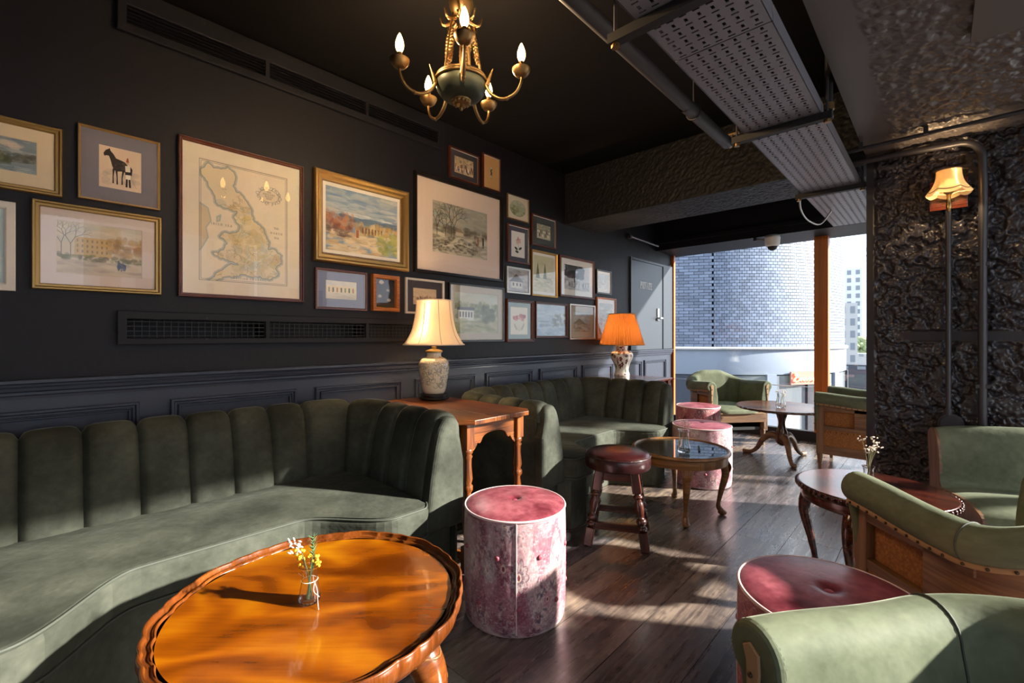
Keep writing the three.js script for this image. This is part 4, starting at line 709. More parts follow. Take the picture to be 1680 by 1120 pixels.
{ // armless settee against the pier
  const t = thing('settee', 'armless green velvet settee against the rough pier', 'settee', [0.583, 0, -3.20], Math.atan2(0.30, 0.95));
  const w = 0.54, P = curve([[0.22, 0.30, 0], [0.24, 0.37, 0], [0.22, 0.425, 0], [0.14, 0.445, 0], [0.0, 0.45, 0], [-0.16, 0.435, 0], [-0.205, 0.44, 0], [-0.215, 0.51, 0], [-0.225, 0.60, 0], [-0.255, 0.68, 0], [-0.30, 0.72, 0], [-0.35, 0.71, 0], [-0.37, 0.67, 0], [-0.36, 0.60, 0]]);
  mesh('upholstery', (surf(60, 70, (u, v) => { const p = P.getPoint(v), x = lerp(-w, w, u), e = Math.pow(Math.abs(2 * u - 1), 8) * 0.018; return [x, p.y - (p.y > 0.5 || p.x > -0.19 ? e : 0) + (v > 0.55 ? 0.018 * Math.cos((u - 0.5) * PI) : 0.01 * Math.cos((u - 0.5) * PI)), p.x]; }, (u, v) => [u * 1.08, v * 1.1])), M.velvetChair, t);
  const outline = P.getPoints(40).map((p) => [p.x, p.y - 0.014]);
  for (const e of [-1, 1]) { const g = extr([...outline, [-0.33, 0.30], [-0.30, 0.24], [0.20, 0.24]], 0.02, 0.003, 1).rotateY(-PI / 2).translate(e > 0 ? w + 0.002 : -w + 0.018, 0, 0); mesh('side_panel', uvBox(g), M.chairWood, t); }
  mesh('seat_rail', uvBox(span(-w, w, 0.22, 0.31, 0.19, 0.22, 0.004)), M.chairWood, t);
  mesh('back_panel', uvBox(span(-w, w, 0.22, 0.66, -0.345, -0.325)), M.hessian, t);
  for (const x of [-w + 0.05, w - 0.05]) for (const z of [0.17, -0.30]) mesh('leg', uvBox(lathes([[0.014, 0], [0.022, 0.12], [0.026, 0.2], [0.026, 0.25]], 14).translate(x, 0, z), 'y'), M.chairWood, t);
}
// ------------------------------------------------------------------ bud vases
function stems(r, n, h, spread, base) { const g = [], tips = []; for (let i = 0; i < n; i++) { const a = r() * 7, d = spread * (0.3 + r() * 0.7), tip = [Math.cos(a) * d, h * (0.75 + r() * 0.3), Math.sin(a) * d]; g.push(tube([[Math.cos(a + 2) * 0.008, base, Math.sin(a + 2) * 0.008], [tip[0] * 0.25, lerp(base, tip[1], 0.55), tip[2] * 0.25], tip], 0.0011, 8, 4)); tips.push(tip); } return [g, tips]; }
const leafM = mat([0.06, 0.13, 0.05], 0.6), leafDry = mat([0.22, 0.20, 0.10], 0.7), yellowM = mat([0.80, 0.42, 0.02], 0.6), whiteFl = mat([0.80, 0.70, 0.60], 0.7), twine = mat([0.75, 0.68, 0.58], 0.9);
const vaseProf = [[0, 0.002], [0.022, 0.002], [0.026, 0.006], [0.0275, 0.014], [0.024, 0.04], [0.0205, 0.062], [0.0195, 0.08], [0.022, 0.094], [0.026, 0.101]];
function vaseBody(t, s = 1) { mesh('glass', lathes([...vaseProf, [0.0245, 0.1015], [0.0205, 0.094], [0.018, 0.08], [0.019, 0.062], [0.0222, 0.04], [0.0255, 0.016], [0.020, 0.009], [0, 0.009]].map(([a, b]) => [a * s, b * s]), 28, 80), M.glass, t); }
{
  const p = onY(508, 988, 0.48), r = rng(21), t = thing('bud_vase', 'glass bud vase tied with twine, holding yellow flowers', 'vase', [p[0], 0.4805, p[2]], 0.6);
  vaseBody(t);
  mesh('twine', [torus(0.0208, 0.0008, 0.062, 30, 6), tube([[0.02, 0.062, 0.008], [0.030, 0.04, 0.012], [0.034, 0.012, 0.016], [0.045, 0.002, 0.03]], 0.0008, 20, 5), tube([[0.02, 0.062, 0.006], [0.024, 0.045, 0.02], [0.031, 0.02, 0.004]], 0.0008, 16, 5), tube([[-0.02, 0.064, -0.004], [-0.04, 0.07, -0.01]], 0.0008, 6, 5)], twine, t);
  const [g, tips] = stems(r, 9, 0.145, 0.035, 0.012); mesh('stem', g, leafM, t);
  const y = [], w = [], f = [];
  tips.forEach((q, i) => { if (i < 6) for (let k = 0; k < 9; k++) y.push(ball(0.0032 + r() * 0.002, q[0] + (r() - 0.5) * 0.024, q[1] - 0.012 + (r() - 0.5) * 0.028, q[2] + (r() - 0.5) * 0.024, 5, 4)); });
  for (let k = 0; k < 22; k++) w.push(new THREE.SphereGeometry(0.005, 5, 4).scale(0.5, 1.3, 0.5).rotateZ(r() * 3).translate(-0.028 + (r() - 0.5) * 0.045, 0.158 + (r() - 0.5) * 0.032, 0.018 + (r() - 0.5) * 0.036));
  for (let k = 0; k < 26; k++) { const h = 0.125 + k / 26 * 0.05; f.push(new THREE.ConeGeometry(0.0018, 0.020, 4).translate(0, 0.009, 0).rotateZ(0.8).rotateY(k * 2.4).translate(0.006, h, -0.006)); }
  mesh('yellow_blossom', y, yellowM, t); mesh('white_blossom', w, whiteFl, t); mesh('sprig', f, leafM, t);
}
const gyp = (t, seed, n, h, y0, s = 1) => { const r = rng(seed), [g, tips] = stems(r, n, h, 0.05, y0); mesh('stem', g, leafDry, t); const b = []; for (const q of tips) for (let k = 0; k < 9; k++) b.push(ball(0.0032 * s, q[0] + (r() - 0.5) * 0.034, q[1] + (r() - 0.5) * 0.026, q[2] + (r() - 0.5) * 0.034, 5, 4)); mesh('blossom', b, whiteFl, t); };
{ const p = onY(1122, 741, 0.44), t = thing('bud_vase', 'small glass bud vase with pale sprigs on the glass-topped table', 'vase', [p[0], 0.4365, p[2]]); vaseBody(t, 1.5); gyp(t, 31, 5, 0.20, 0.02); 
  const q = onY(1140, 736, 0.44), m = tag(mesh('folded_card', box(0.012, 0.006, 0.14, 0, 0, 0).rotateY(0.4), M.black, scene), 'slim black card lying on the glass-topped table', 'card'); m.position.set(q[0] + 0.02, 0.440, q[2] - 0.02); }
{ const p = onY(1281, 669, 0.51), t = thing('bud_vase', 'tall glass bud vase on the tripod table', 'vase', [p[0], 0.5105, p[2]]); vaseBody(t, 1.55); gyp(t, 41, 4, 0.17, 0.02); }
{ const t = thing('bud_vase', 'glass bud vase with white sprigs on the dark round table', 'vase', [-0.235, 0.5005, -2.645]); vaseBody(t, 1); gyp(t, 51, 7, 0.22, 0.012, 1.2); }

// ------------------------------------------------------------------ framed pictures on the left wall
function canvasTex(w, h, draw) { const W = Math.round(w > h ? 448 : 448 * w / h), H = Math.round(W * h / w), c = document.createElement('canvas'); c.width = W; c.height = H; draw(c.getContext('2d'), W, H); const t = new THREE.CanvasTexture(c); t.colorSpace = THREE.SRGBColorSpace; return t; }
const dab = (g, r, n, x0, x1, y0, y1, sx, sy, cols, al = 0.5, wig = 0.4) => { for (let i = 0; i < n; i++) { g.globalAlpha = al * (0.5 + r() * 0.5); g.fillStyle = cols[Math.floor(r() * cols.length)]; g.beginPath(); g.ellipse(lerp(x0, x1, r()), lerp(y0, y1, r()), sx * (0.4 + r()), sy * (0.4 + r()), (r() - 0.5) * wig, 0, 7); g.fill(); } g.globalAlpha = 1; };
const twig = (g, r, x, y, a, len, d) => { if (d === 0 || len < 2) return; const x2 = x + Math.cos(a) * len, y2 = y + Math.sin(a) * len; g.lineWidth = Math.max(0.6, d * 0.55); g.beginPath(); g.moveTo(x, y); g.lineTo(x2, y2); g.stroke(); twig(g, r, x2, y2, a - 0.25 - r() * 0.4, len * 0.74, d - 1); twig(g, r, x2, y2, a + 0.25 + r() * 0.4, len * 0.72, d - 1); };
const bg = (g, W, H, c) => { g.fillStyle = c; g.fillRect(0, 0, W, H); };
const ART = {
  river(g, W, H, r) { bg(g, W, H, '#7d8a90'); dab(g, r, 90, 0, W, 0, H * 0.45, W * 0.12, H * 0.05, ['#8d979b', '#a7a7a0', '#6d7a82']); dab(g, r, 16, W * 0.45, W * 0.75, H * 0.15, H * 0.3, W * 0.07, H * 0.06, ['#cbb9a6', '#bfae9e'], 0.7); dab(g, r, 120, 0, W, H * 0.45, H * 0.66, W * 0.05, H * 0.05, ['#4c4d42', '#6a6653', '#8a8270', '#3c4034']); dab(g, r, 60, 0, W * 0.7, H * 0.58, H * 0.78, W * 0.05, H * 0.06, ['#33402a', '#4c5632', '#62683c']); dab(g, r, 70, 0, W, H * 0.76, H, W * 0.1, H * 0.015, ['#6d8088', '#8fa0a4', '#556a72', '#b8bfb8'], 0.6, 0.1); },
  horse(g, W, H, r) {
    bg(g, W, H, '#d8c0a4'); dab(g, r, 50, W * 0.1, W * 0.9, H * 0.55, H * 0.88, W * 0.1, H * 0.05, ['#b3a08c', '#9c948a', '#c7b49a'], 0.3);
    const P = (c, pts) => { g.fillStyle = c; g.beginPath(); pts.forEach(([x, y], i) => (i ? g.lineTo(x * W, y * H) : g.moveTo(x * W, y * H))); g.closePath(); g.fill(); };
    P('#2b221e', [[0.12, 0.20], [0.17, 0.12], [0.22, 0.09], [0.26, 0.06], [0.27, 0.11], [0.34, 0.18], [0.40, 0.27], [0.50, 0.29], [0.60, 0.32], [0.65, 0.38], [0.66, 0.48], [0.63, 0.56], [0.52, 0.55], [0.42, 0.57], [0.35, 0.55], [0.31, 0.46], [0.28, 0.34], [0.24, 0.24], [0.19, 0.24], [0.14, 0.26]]);
    for (const [x, y, k] of [[0.34, 0.52, -0.01], [0.40, 0.53, 0.02], [0.56, 0.52, -0.03], [0.62, 0.50, 0.01]]) P('#231b18', [[x - 0.022, y], [x + 0.028, y], [x + 0.014 + k, y + 0.18], [x + 0.020 + k, y + 0.34], [x - 0.014 + k, y + 0.34], [x - 0.010 + k, y + 0.18]]);
    P('#1a1413', [[0.64, 0.36], [0.70, 0.44], [0.70, 0.62], [0.66, 0.60], [0.65, 0.46]]); dab(g, r, 30, W * 0.36, W * 0.6, H * 0.32, H * 0.5, W * 0.03, H * 0.02, ['#4a3a30', '#1d1715', '#5a473a'], 0.6);
    P('#ded4c2', [[0.60, 0.40], [0.70, 0.38], [0.74, 0.44], [0.72, 0.58], [0.61, 0.58]]); P('#1d1a1c', [[0.60, 0.54], [0.73, 0.53], [0.74, 0.60], [0.60, 0.61]]); P('#e8e0d0', [[0.61, 0.61], [0.73, 0.60], [0.72, 0.72], [0.62, 0.72]]); P('#151214', [[0.62, 0.71], [0.66, 0.71], [0.655, 0.90], [0.61, 0.90]]); P('#151214', [[0.68, 0.71], [0.72, 0.71], [0.735, 0.90], [0.69, 0.90]]);
    g.fillStyle = '#c79a78'; g.beginPath(); g.arc(W * 0.655, H * 0.335, W * 0.030, 0, 7); g.fill(); P('#b04a2a', [[0.62, 0.31], [0.64, 0.22], [0.67, 0.20], [0.69, 0.31]]); P('#1d1a1c', [[0.72, 0.40], [0.77, 0.46], [0.75, 0.62], [0.72, 0.60]]);
    g.strokeStyle = '#7d5f40'; g.lineWidth = 2; g.beginPath(); g.moveTo(W * 0.75, H * 0.70); g.lineTo(W * 0.86, H * 0.90); g.stroke();
  },
  plain(g, W, H, r) { bg(g, W, H, '#cfd2c4'); dab(g, r, 40, 0, W, 0, H, W * 0.3, H * 0.05, ['#c4ccc4', '#d8d6c8', '#b8c4c0'], 0.35, 0.1); },
  street(g, W, H, r) { bg(g, W, H, '#c9b89c'); dab(g, r, 80, 0, W, 0, H * 0.35, W * 0.12, H * 0.06, ['#d6c9b2', '#b9b6a6', '#cdb795']); g.fillStyle = '#c3a266'; g.fillRect(W * 0.2, H * 0.28, W * 0.42, H * 0.36); for (let i = 0; i < 7; i++) for (let j = 0; j < 3; j++) { g.fillStyle = '#8d7a56'; g.fillRect(W * (0.225 + i * 0.055), H * (0.32 + j * 0.1), W * 0.018, H * 0.05); } dab(g, r, 60, W * 0.6, W, H * 0.25, H * 0.6, W * 0.05, H * 0.06, ['#a98a56', '#8f7448', '#c49a5c', '#9a6a3c']); g.strokeStyle = '#5b5348'; for (const x of [0.06, 0.16]) twig(g, r, W * x, H * 0.62, -PI / 2, H * 0.2, 6); dab(g, r, 90, 0, W, H * 0.62, H * 0.72, W * 0.04, H * 0.03, ['#6d6a3e', '#8a8248', '#55583a', '#6b5b40']); dab(g, r, 70, 0, W, H * 0.74, H, W * 0.14, H * 0.03, ['#b09c84', '#c2b094', '#9d8c78'], 0.5, 0.1); dab(g, r, 14, W * 0.7, W * 0.8, H * 0.7, H * 0.85, W * 0.02, H * 0.05, ['#2c3a5c', '#3c4a6a', '#58483c'], 0.8); },
  map(g, W, H, r) {
    bg(g, W, H, '#ded0b8'); dab(g, r, 80, 0, W, 0, H, W * 0.2, H * 0.12, ['#e2d5be', '#d6c6a8', '#dccdb2'], 0.35);
    const eng = [[0.02, 0.10], [0.10, 0.03], [0.30, 0.03], [0.38, 0.08], [0.36, 0.18], [0.44, 0.23], [0.52, 0.30], [0.57, 0.40], [0.64, 0.47], [0.72, 0.54], [0.77, 0.62], [0.76, 0.68], [0.84, 0.67], [0.92, 0.72], [0.92, 0.79], [0.85, 0.84], [0.88, 0.90], [0.80, 0.94], [0.66, 0.92], [0.54, 0.93], [0.44, 0.92], [0.34, 0.95], [0.24, 0.97], [0.10, 0.99], [0.20, 0.92], [0.30, 0.86], [0.42, 0.84], [0.34, 0.82], [0.22, 0.80], [0.15, 0.76], [0.26, 0.73], [0.30, 0.67], [0.22, 0.62], [0.27, 0.58], [0.40, 0.57], [0.43, 0.51], [0.37, 0.44], [0.40, 0.38], [0.30, 0.37], [0.20, 0.36], [0.16, 0.28], [0.10, 0.20]];
    for (let pass = 0; pass < 3; pass++) for (let i = eng.length - 1; i >= 0; i--) { const a = eng[i], b = eng[(i + 1) % eng.length], d = Math.hypot(a[0] - b[0], a[1] - b[1]); eng.splice(i + 1, 0, [(a[0] + b[0]) / 2 + (r() - 0.5) * d * 0.45, (a[1] + b[1]) / 2 + (r() - 0.5) * d * 0.3]); }
    const path = () => { g.beginPath(); eng.forEach(([x, y], i) => (i ? g.lineTo(x * W, y * H) : g.moveTo(x * W, y * H))); g.closePath(); };
    g.lineJoin = 'round'; path(); g.strokeStyle = '#6f8288'; g.globalAlpha = 0.38; g.lineWidth = W * 0.05; g.stroke(); g.lineWidth = W * 0.016; g.stroke(); g.globalAlpha = 1; g.save(); path(); g.clip(); bg(g, W, H, '#d8c8a4');
    dab(g, r, 190, W * 0.2, W * 0.95, H * 0.34, H, W * 0.05, H * 0.03, ['#c9b06a', '#b4b096', '#a9b3ac', '#d2b886', '#c6a878', '#bfb184'], 0.5, 3); g.strokeStyle = '#9a8c6c'; g.lineWidth = 1; for (let i = 0; i < 130; i++) { let x = r() * W, y = H * (0.25 + r() * 0.75); g.beginPath(); g.moveTo(x, y); for (let k = 0; k < 5; k++) { x += (r() - 0.5) * 34; y += (r() - 0.5) * 34; g.lineTo(x, y); } g.stroke(); } g.restore();
    path(); g.strokeStyle = '#7d857e'; g.lineWidth = 1.3; g.stroke();
    g.fillStyle = '#c9b796'; g.strokeStyle = '#93a3a4'; for (const q of [[[0, 0.36], [0.10, 0.40], [0.13, 0.50], [0.08, 0.56], [0.10, 0.64], [0.03, 0.74], [0, 0.76]], [[0.19, 0.46], [0.23, 0.44], [0.22, 0.49], [0.19, 0.50]]]) { g.beginPath(); q.forEach(([x, y], i) => (i ? g.lineTo(x * W, y * H) : g.moveTo(x * W, y * H))); g.closePath(); g.fill(); g.lineWidth = 5; g.globalAlpha = 0.6; g.stroke(); g.globalAlpha = 1; }
    g.strokeStyle = '#7b7a70'; g.fillStyle = '#d8c8ac'; g.lineWidth = 1.2; g.beginPath(); g.ellipse(W * 0.77, H * 0.20, W * 0.115, H * 0.055, 0, 0, 7); g.fill(); g.stroke(); for (let i = 0; i < 46; i++) { const a = i / 46 * 2 * PI; g.beginPath(); g.arc(W * 0.77 + Math.cos(a) * W * 0.135, H * 0.20 + Math.sin(a) * H * 0.07, 2 + r() * 6, r() * 6, r() * 6 + 4); g.stroke(); }
    g.fillStyle = '#5f5a50'; g.textAlign = 'center'; g.font = '9px serif'; for (const [s, y] of [['THE', 0.175], ['ENGLAND', 0.195], ['WALES', 0.215], ['MAP', 0.232]]) g.fillText(s, W * 0.77, H * y); g.font = '10px serif'; g.fillText('I R I S H   S E A', W * 0.24, H * 0.53); for (const [s, y] of [['THE', 0.49], ['N O R T H', 0.535], ['SEA', 0.575]]) g.fillText(s, W * 0.86, H * y); g.font = '9px serif'; g.fillText('B R I T I S H   C H A N N E L', W * 0.55, H * 0.965);
    g.strokeStyle = '#6a665a'; g.lineWidth = 3; g.strokeRect(3, 3, W - 6, H - 6); g.lineWidth = 1; g.strokeRect(9, 9, W - 18, H - 18);
  },
  ruins(g, W, H, r) { bg(g, W, H, '#7f97b4'); dab(g, r, 170, 0, W, 0, H * 0.40, W * 0.12, H * 0.035, ['#8ea3ba', '#b6bcbf', '#6f8aac', '#9aa6ae', '#c3bfb4', '#7c90a6'], 0.55, 0.3); dab(g, r, 30, W * 0.3, W * 0.85, H * 0.36, H * 0.42, W * 0.08, H * 0.012, ['#d3d4d0', '#b9c2c8'], 0.7, 0.15); dab(g, r, 60, W * 0.2, W, H * 0.42, H * 0.5, W * 0.1, H * 0.02, ['#54708c', '#48607c', '#6a8298'], 0.6, 0.1); dab(g, r, 80, 0, W * 0.36, H * 0.42, H * 0.66, W * 0.035, H * 0.05, ['#a4623e', '#8c4c34', '#c07a50', '#6e4a40', '#b98d62']); dab(g, r, 110, W * 0.40, W, H * 0.50, H * 0.68, W * 0.03, H * 0.05, ['#c79d5c', '#d9b676', '#a87c44', '#8c6a40', '#e0c890']); for (let i = 0; i < 7; i++) { g.fillStyle = '#7a5634'; g.fillRect(W * (0.48 + i * 0.045), H * 0.56, W * 0.018, H * 0.09); } dab(g, r, 150, W * 0.03, W * 0.8, H * 0.68, H, W * 0.09, H * 0.03, ['#dcc6a0', '#cbb088', '#e6d6b6', '#b99c74'], 0.6, 0.5); dab(g, r, 70, W * 0.72, W, H * 0.62, H * 0.95, W * 0.05, H * 0.04, ['#87924e', '#a3a35c', '#6c7c44', '#c0b36c'], 0.6, 0.8); dab(g, r, 24, 0, W * 0.3, H * 0.62, H * 0.75, W * 0.05, H * 0.02, ['#5c4a48', '#6c5a50'], 0.6); g.fillStyle = '#a8623c'; g.fillRect(W * 0.40, H * 0.62, W * 0.035, H * 0.12); },
  winter(g, W, H, r) { bg(g, W, H, '#9b9788'); dab(g, r, 110, 0, W, 0, H * 0.45, W * 0.14, H * 0.04, ['#a5a08e', '#8b8a84', '#8fa09c', '#b3a994', '#7f8484'], 0.5, 0.2); dab(g, r, 70, 0, W, H * 0.45, H * 0.58, W * 0.05, H * 0.04, ['#5a5344', '#6e6552', '#4a4438']); dab(g, r, 120, 0, W, H * 0.58, H, W * 0.08, H * 0.03, ['#c4bba4', '#b3a992', '#d2c8b0', '#8f8672'], 0.6, 0.4); dab(g, r, 120, 0, W * 0.8, H * 0.66, H * 0.95, W * 0.03, H * 0.02, ['#3e382c', '#57503e', '#6a6048', '#2e2a22']); g.strokeStyle = '#3c352a'; for (const [x, l] of [[0.08, 0.16], [0.32, 0.24], [0.37, 0.22], [0.22, 0.14]]) twig(g, r, W * x, H * 0.66, -PI / 2, H * l, 7); g.fillStyle = '#b9ae94'; g.fillRect(W * 0.40, H * 0.53, W * 0.14, H * 0.07); g.fillStyle = '#857a62'; g.beginPath(); g.moveTo(W * 0.38, H * 0.53); g.lineTo(W * 0.47, H * 0.46); g.lineTo(W * 0.56, H * 0.53); g.fill(); for (const x of [0.80, 0.90]) { g.fillStyle = x > 0.85 ? '#2a2622' : '#8a5a3c'; g.fillRect(W * x, H * 0.58, W * 0.03, H * 0.12); g.fillRect(W * x, H * 0.68, W * 0.01, H * 0.08); g.fillRect(W * (x + 0.02), H * 0.68, W * 0.01, H * 0.08); g.beginPath(); g.arc(W * (x + 0.015), H * 0.56, W * 0.014, 0, 7); g.fill(); } },
  crowd(g, W, H, r) { bg(g, W, H, '#b9a486'); dab(g, r, 60, 0, W, 0, H * 0.4, W * 0.06, H * 0.08, ['#8c7c68', '#a89070', '#6c6458', '#c8b898']); for (let i = 0; i < 34; i++) { const x = r() * W, y = H * (0.35 + r() * 0.4); g.fillStyle = ['#4a5c80', '#6c7ea0', '#7a3c34', '#e0d4bc', '#3a342e', '#a08448'][Math.floor(r() * 6)]; g.fillRect(x, y, W * 0.045, H * 0.22); g.fillStyle = '#caa484'; g.beginPath(); g.arc(x + W * 0.022, y - H * 0.03, W * 0.02, 0, 7); g.fill(); } dab(g, r, 30, 0, W, H * 0.85, H, W * 0.1, H * 0.03, ['#cdbb9c', '#b3a184']); },
  butterfly(g, W, H, r) { bg(g, W, H, '#b9c0a8'); g.fillStyle = '#16261f'; for (const [x, y, a, b, q] of [[0.34, 0.32, 0.2, 0.28, -0.5], [0.66, 0.26, 0.2, 0.28, 0.6], [0.36, 0.58, 0.15, 0.16, 0.4], [0.6, 0.56, 0.15, 0.16, -0.4]]) { g.beginPath(); g.ellipse(W * x, H * y, W * a, H * b, q, 0, 7); g.fill(); } g.fillStyle = '#2f6b58'; for (const [x, y] of [[0.34, 0.36], [0.62, 0.32]]) { g.beginPath(); g.ellipse(W * x, H * y, W * 0.09, H * 0.12, 0.3, 0, 7); g.fill(); } dab(g, r, 40, W * 0.2, W * 0.8, H * 0.7, H, W * 0.08, H * 0.06, ['#4c5a34', '#6a7444', '#e0d0a0', '#39452a']); },
  terrace(g, W, H, r) { bg(g, W, H, '#c8c2b0'); dab(g, r, 50, 0, W, 0, H * 0.3, W * 0.12, H * 0.06, ['#d2ccbc', '#b8bcb8']); g.fillStyle = '#d6c79c'; g.fillRect(W * 0.05, H * 0.3, W * 0.9, H * 0.35); for (let i = 0; i < 7; i++) { g.fillStyle = ['#7d8650', '#4f5c3a', '#a5764a', '#566a44'][i % 4]; g.fillRect(W * (0.09 + i * 0.125), H * 0.38, W * 0.05, H * 0.24); } dab(g, r, 60, 0, W, H * 0.7, H, W * 0.12, H * 0.03, ['#b9ad92', '#a89c80', '#cdbfa0'], 0.5, 0.1); },
  shells(g, W, H, r) { bg(g, W, H, '#26211d'); dab(g, r, 60, 0, W, 0, H, W * 0.2, H * 0.1, ['#2e2822', '#1f1b19', '#352c24'], 0.4); for (const [x, y, s] of [[0.35, 0.14, 0.12], [0.28, 0.62, 0.09], [0.72, 0.74, 0.09], [0.66, 0.4, 0.07]]) { g.fillStyle = '#c9b49a'; g.beginPath(); g.moveTo(W * x, H * (y + s * 0.5)); g.arc(W * x, H * y, W * s, PI, 0); g.fill(); g.strokeStyle = '#7d6850'; for (let k = 0; k < 6; k++) { const a = PI + k * PI / 5; g.beginPath(); g.moveTo(W * x, H * (y + s * 0.4)); g.lineTo(W * x + Math.cos(a) * W * s, H * y + Math.sin(a) * W * s); g.stroke(); } } },
  camp(g, W, H, r) { bg(g, W, H, '#c9b094'); dab(g, r, 70, 0, W, 0, H * 0.5, W * 0.12, H * 0.06, ['#d3bd9f', '#bda58a', '#c9ad88']); dab(g, r, 60, 0, W, H * 0.5, H * 0.8, W * 0.05, H * 0.08, ['#8c6c50', '#a98564', '#6a5442', '#b99874']); dab(g, r, 18, W * 0.2, W * 0.9, H * 0.55, H * 0.75, W * 0.03, H * 0.07, ['#3c4440', '#5a4a3c', '#2e3030'], 0.8); dab(g, r, 40, 0, W, H * 0.8, H, W * 0.1, H * 0.03, ['#b99c7c', '#a88a6a']); },
  manor(g, W, H, r) { bg(g, W, H, '#a9ae98'); dab(g, r, 90, 0, W, 0, H * 0.35, W * 0.12, H * 0.06, ['#b6b9a6', '#9da58e', '#c3c2b0', '#aebab0']); dab(g, r, 100, 0, W, H * 0.28, H * 0.6, W * 0.06, H * 0.06, ['#5f6c44', '#78804e', '#4a5638', '#8c8c5c']); g.fillStyle = '#c9cdc4'; g.fillRect(W * 0.08, H * 0.42, W * 0.34, H * 0.26); g.fillStyle = '#4c5560'; g.fillRect(W * 0.06, H * 0.36, W * 0.38, H * 0.07); for (let i = 0; i < 5; i++) { g.fillStyle = '#3c4650'; g.fillRect(W * (0.11 + i * 0.062), H * 0.47, W * 0.026, H * 0.13); } dab(g, r, 90, 0, W, H * 0.66, H, W * 0.1, H * 0.04, ['#7d8654', '#96996a', '#6a7448', '#a5a07c'], 0.55, 0.3); dab(g, r, 24, W * 0.6, W, H * 0.35, H * 0.7, W * 0.06, H * 0.08, ['#3f4a30', '#566038']); },
  oval(g, W, H, r) { bg(g, W, H, '#cdc2ab'); g.save(); g.beginPath(); g.ellipse(W / 2, H / 2, W * 0.38, H * 0.34, 0, 0, 7); g.clip(); bg(g, W, H, '#9fa790'); dab(g, r, 70, 0, W, H * 0.4, H, W * 0.08, H * 0.06, ['#6a7048', '#8c8a58', '#4f5838', '#b3a878']); dab(g, r, 30, 0, W, H * 0.15, H * 0.4, W * 0.1, H * 0.05, ['#b9bfb0', '#c9c6b0']); g.restore(); g.strokeStyle = '#7d725c'; g.lineWidth = 3; g.beginPath(); g.ellipse(W / 2, H / 2, W * 0.38, H * 0.34, 0, 0, 7); g.stroke(); },
  rose(g, W, H, r) { bg(g, W, H, '#d9d4cc'); g.strokeStyle = '#4c5a3c'; g.lineWidth = 4; g.beginPath(); g.moveTo(W * 0.55, H * 0.45); g.quadraticCurveTo(W * 0.5, H * 0.6, W * 0.52, H * 0.78); g.stroke(); for (let i = 0; i < 40; i++) { const a = r() * 7, d = r() * W * 0.15; g.fillStyle = ['#d9b49c', '#b9847c', '#e6cfc0', '#8c4c50', '#c99a90'][Math.floor(r() * 5)]; g.globalAlpha = 0.7; g.beginPath(); g.ellipse(W * 0.52 + Math.cos(a) * d, H * 0.36 + Math.sin(a) * d, W * 0.07, W * 0.045, a, 0, 7); g.fill(); } g.globalAlpha = 1; for (const [x, y, a] of [[0.36, 0.66, 0.5], [0.66, 0.64, -0.5], [0.42, 0.78, 0.2]]) { g.fillStyle = '#2f3c2c'; g.beginPath(); g.ellipse(W * x, H * y, W * 0.12, H * 0.045, a, 0, 7); g.fill(); } },
  cottage(g, W, H, r) { bg(g, W, H, '#a9a6a4'); dab(g, r, 60, 0, W, 0, H, W * 0.1, H * 0.08, ['#8c8a8c', '#b9b6b0', '#74706e', '#9d9690']); g.fillStyle = '#5c5148'; g.beginPath(); g.moveTo(W * 0.1, H * 0.55); g.lineTo(W * 0.42, H * 0.2); g.lineTo(W * 0.78, H * 0.55); g.fill(); g.fillStyle = '#cfc8bc'; g.fillRect(W * 0.18, H * 0.55, W * 0.52, H * 0.28); g.fillStyle = '#3c3834'; for (const x of [0.25, 0.42, 0.58]) g.fillRect(W * x, H * 0.6, W * 0.07, H * 0.13); },
  group(g, W, H, r) { bg(g, W, H, '#b3ab94'); dab(g, r, 40, 0, W, 0, H * 0.4, W * 0.1, H * 0.1, ['#8c8a74', '#a09a80', '#70705c']); for (let i = 0; i < 9; i++) for (let j = 0; j < 2; j++) { const x = W * (0.06 + i * 0.1), y = H * (0.42 + j * 0.22); g.fillStyle = ['#dcd2b8', '#c9bb98', '#4a463c', '#8c8468'][(i + j) % 4]; g.fillRect(x, y, W * 0.075, H * 0.2); g.fillStyle = '#4c4236'; g.beginPath(); g.arc(x + W * 0.037, y - H * 0.03, W * 0.026, 0, 7); g.fill(); } },
  tall(g, W, H, r) { bg(g, W, H, '#c6bf9c'); dab(g, r, 70, 0, W, 0, H, W * 0.15, H * 0.05, ['#d0c9a8', '#b4b48c', '#c9bf96']); g.strokeStyle = '#54583a'; for (const x of [0.2, 0.55]) { g.fillStyle = '#5c6440'; g.beginPath(); g.moveTo(W * x, H * 0.18); g.lineTo(W * (x - 0.09), H * 0.62); g.lineTo(W * (x + 0.09), H * 0.62); g.fill(); } dab(g, r, 60, 0, W, H * 0.6, H * 0.95, W * 0.1, H * 0.03, ['#a5a070', '#8c8a5c', '#b9b084', '#d6d0b0']); },
  tree(g, W, H, r) { bg(g, W, H, '#b9bcbc'); dab(g, r, 60, 0, W, H * 0.6, H, W * 0.1, H * 0.05, ['#8a8c8a', '#a9aaa6', '#6c6c6a', '#c8c8c2']); dab(g, r, 160, W * 0.05, W * 0.75, 0, H * 0.5, W * 0.06, H * 0.06, ['#232326', '#2e2e30', '#1b1b1e', '#3a3a3c'], 0.8); g.strokeStyle = '#232325'; g.lineWidth = W * 0.04; g.beginPath(); g.moveTo(W * 0.4, H * 0.4); g.lineTo(W * 0.42, H * 0.85); g.stroke(); for (let i = 0; i < 9; i++) { g.fillStyle = ['#d8d6ce', '#5c5c5e', '#8c8c8a'][i % 3]; g.fillRect(W * (0.1 + i * 0.09), H * (0.62 + 0.08 * r()), W * 0.035, H * 0.16); } },
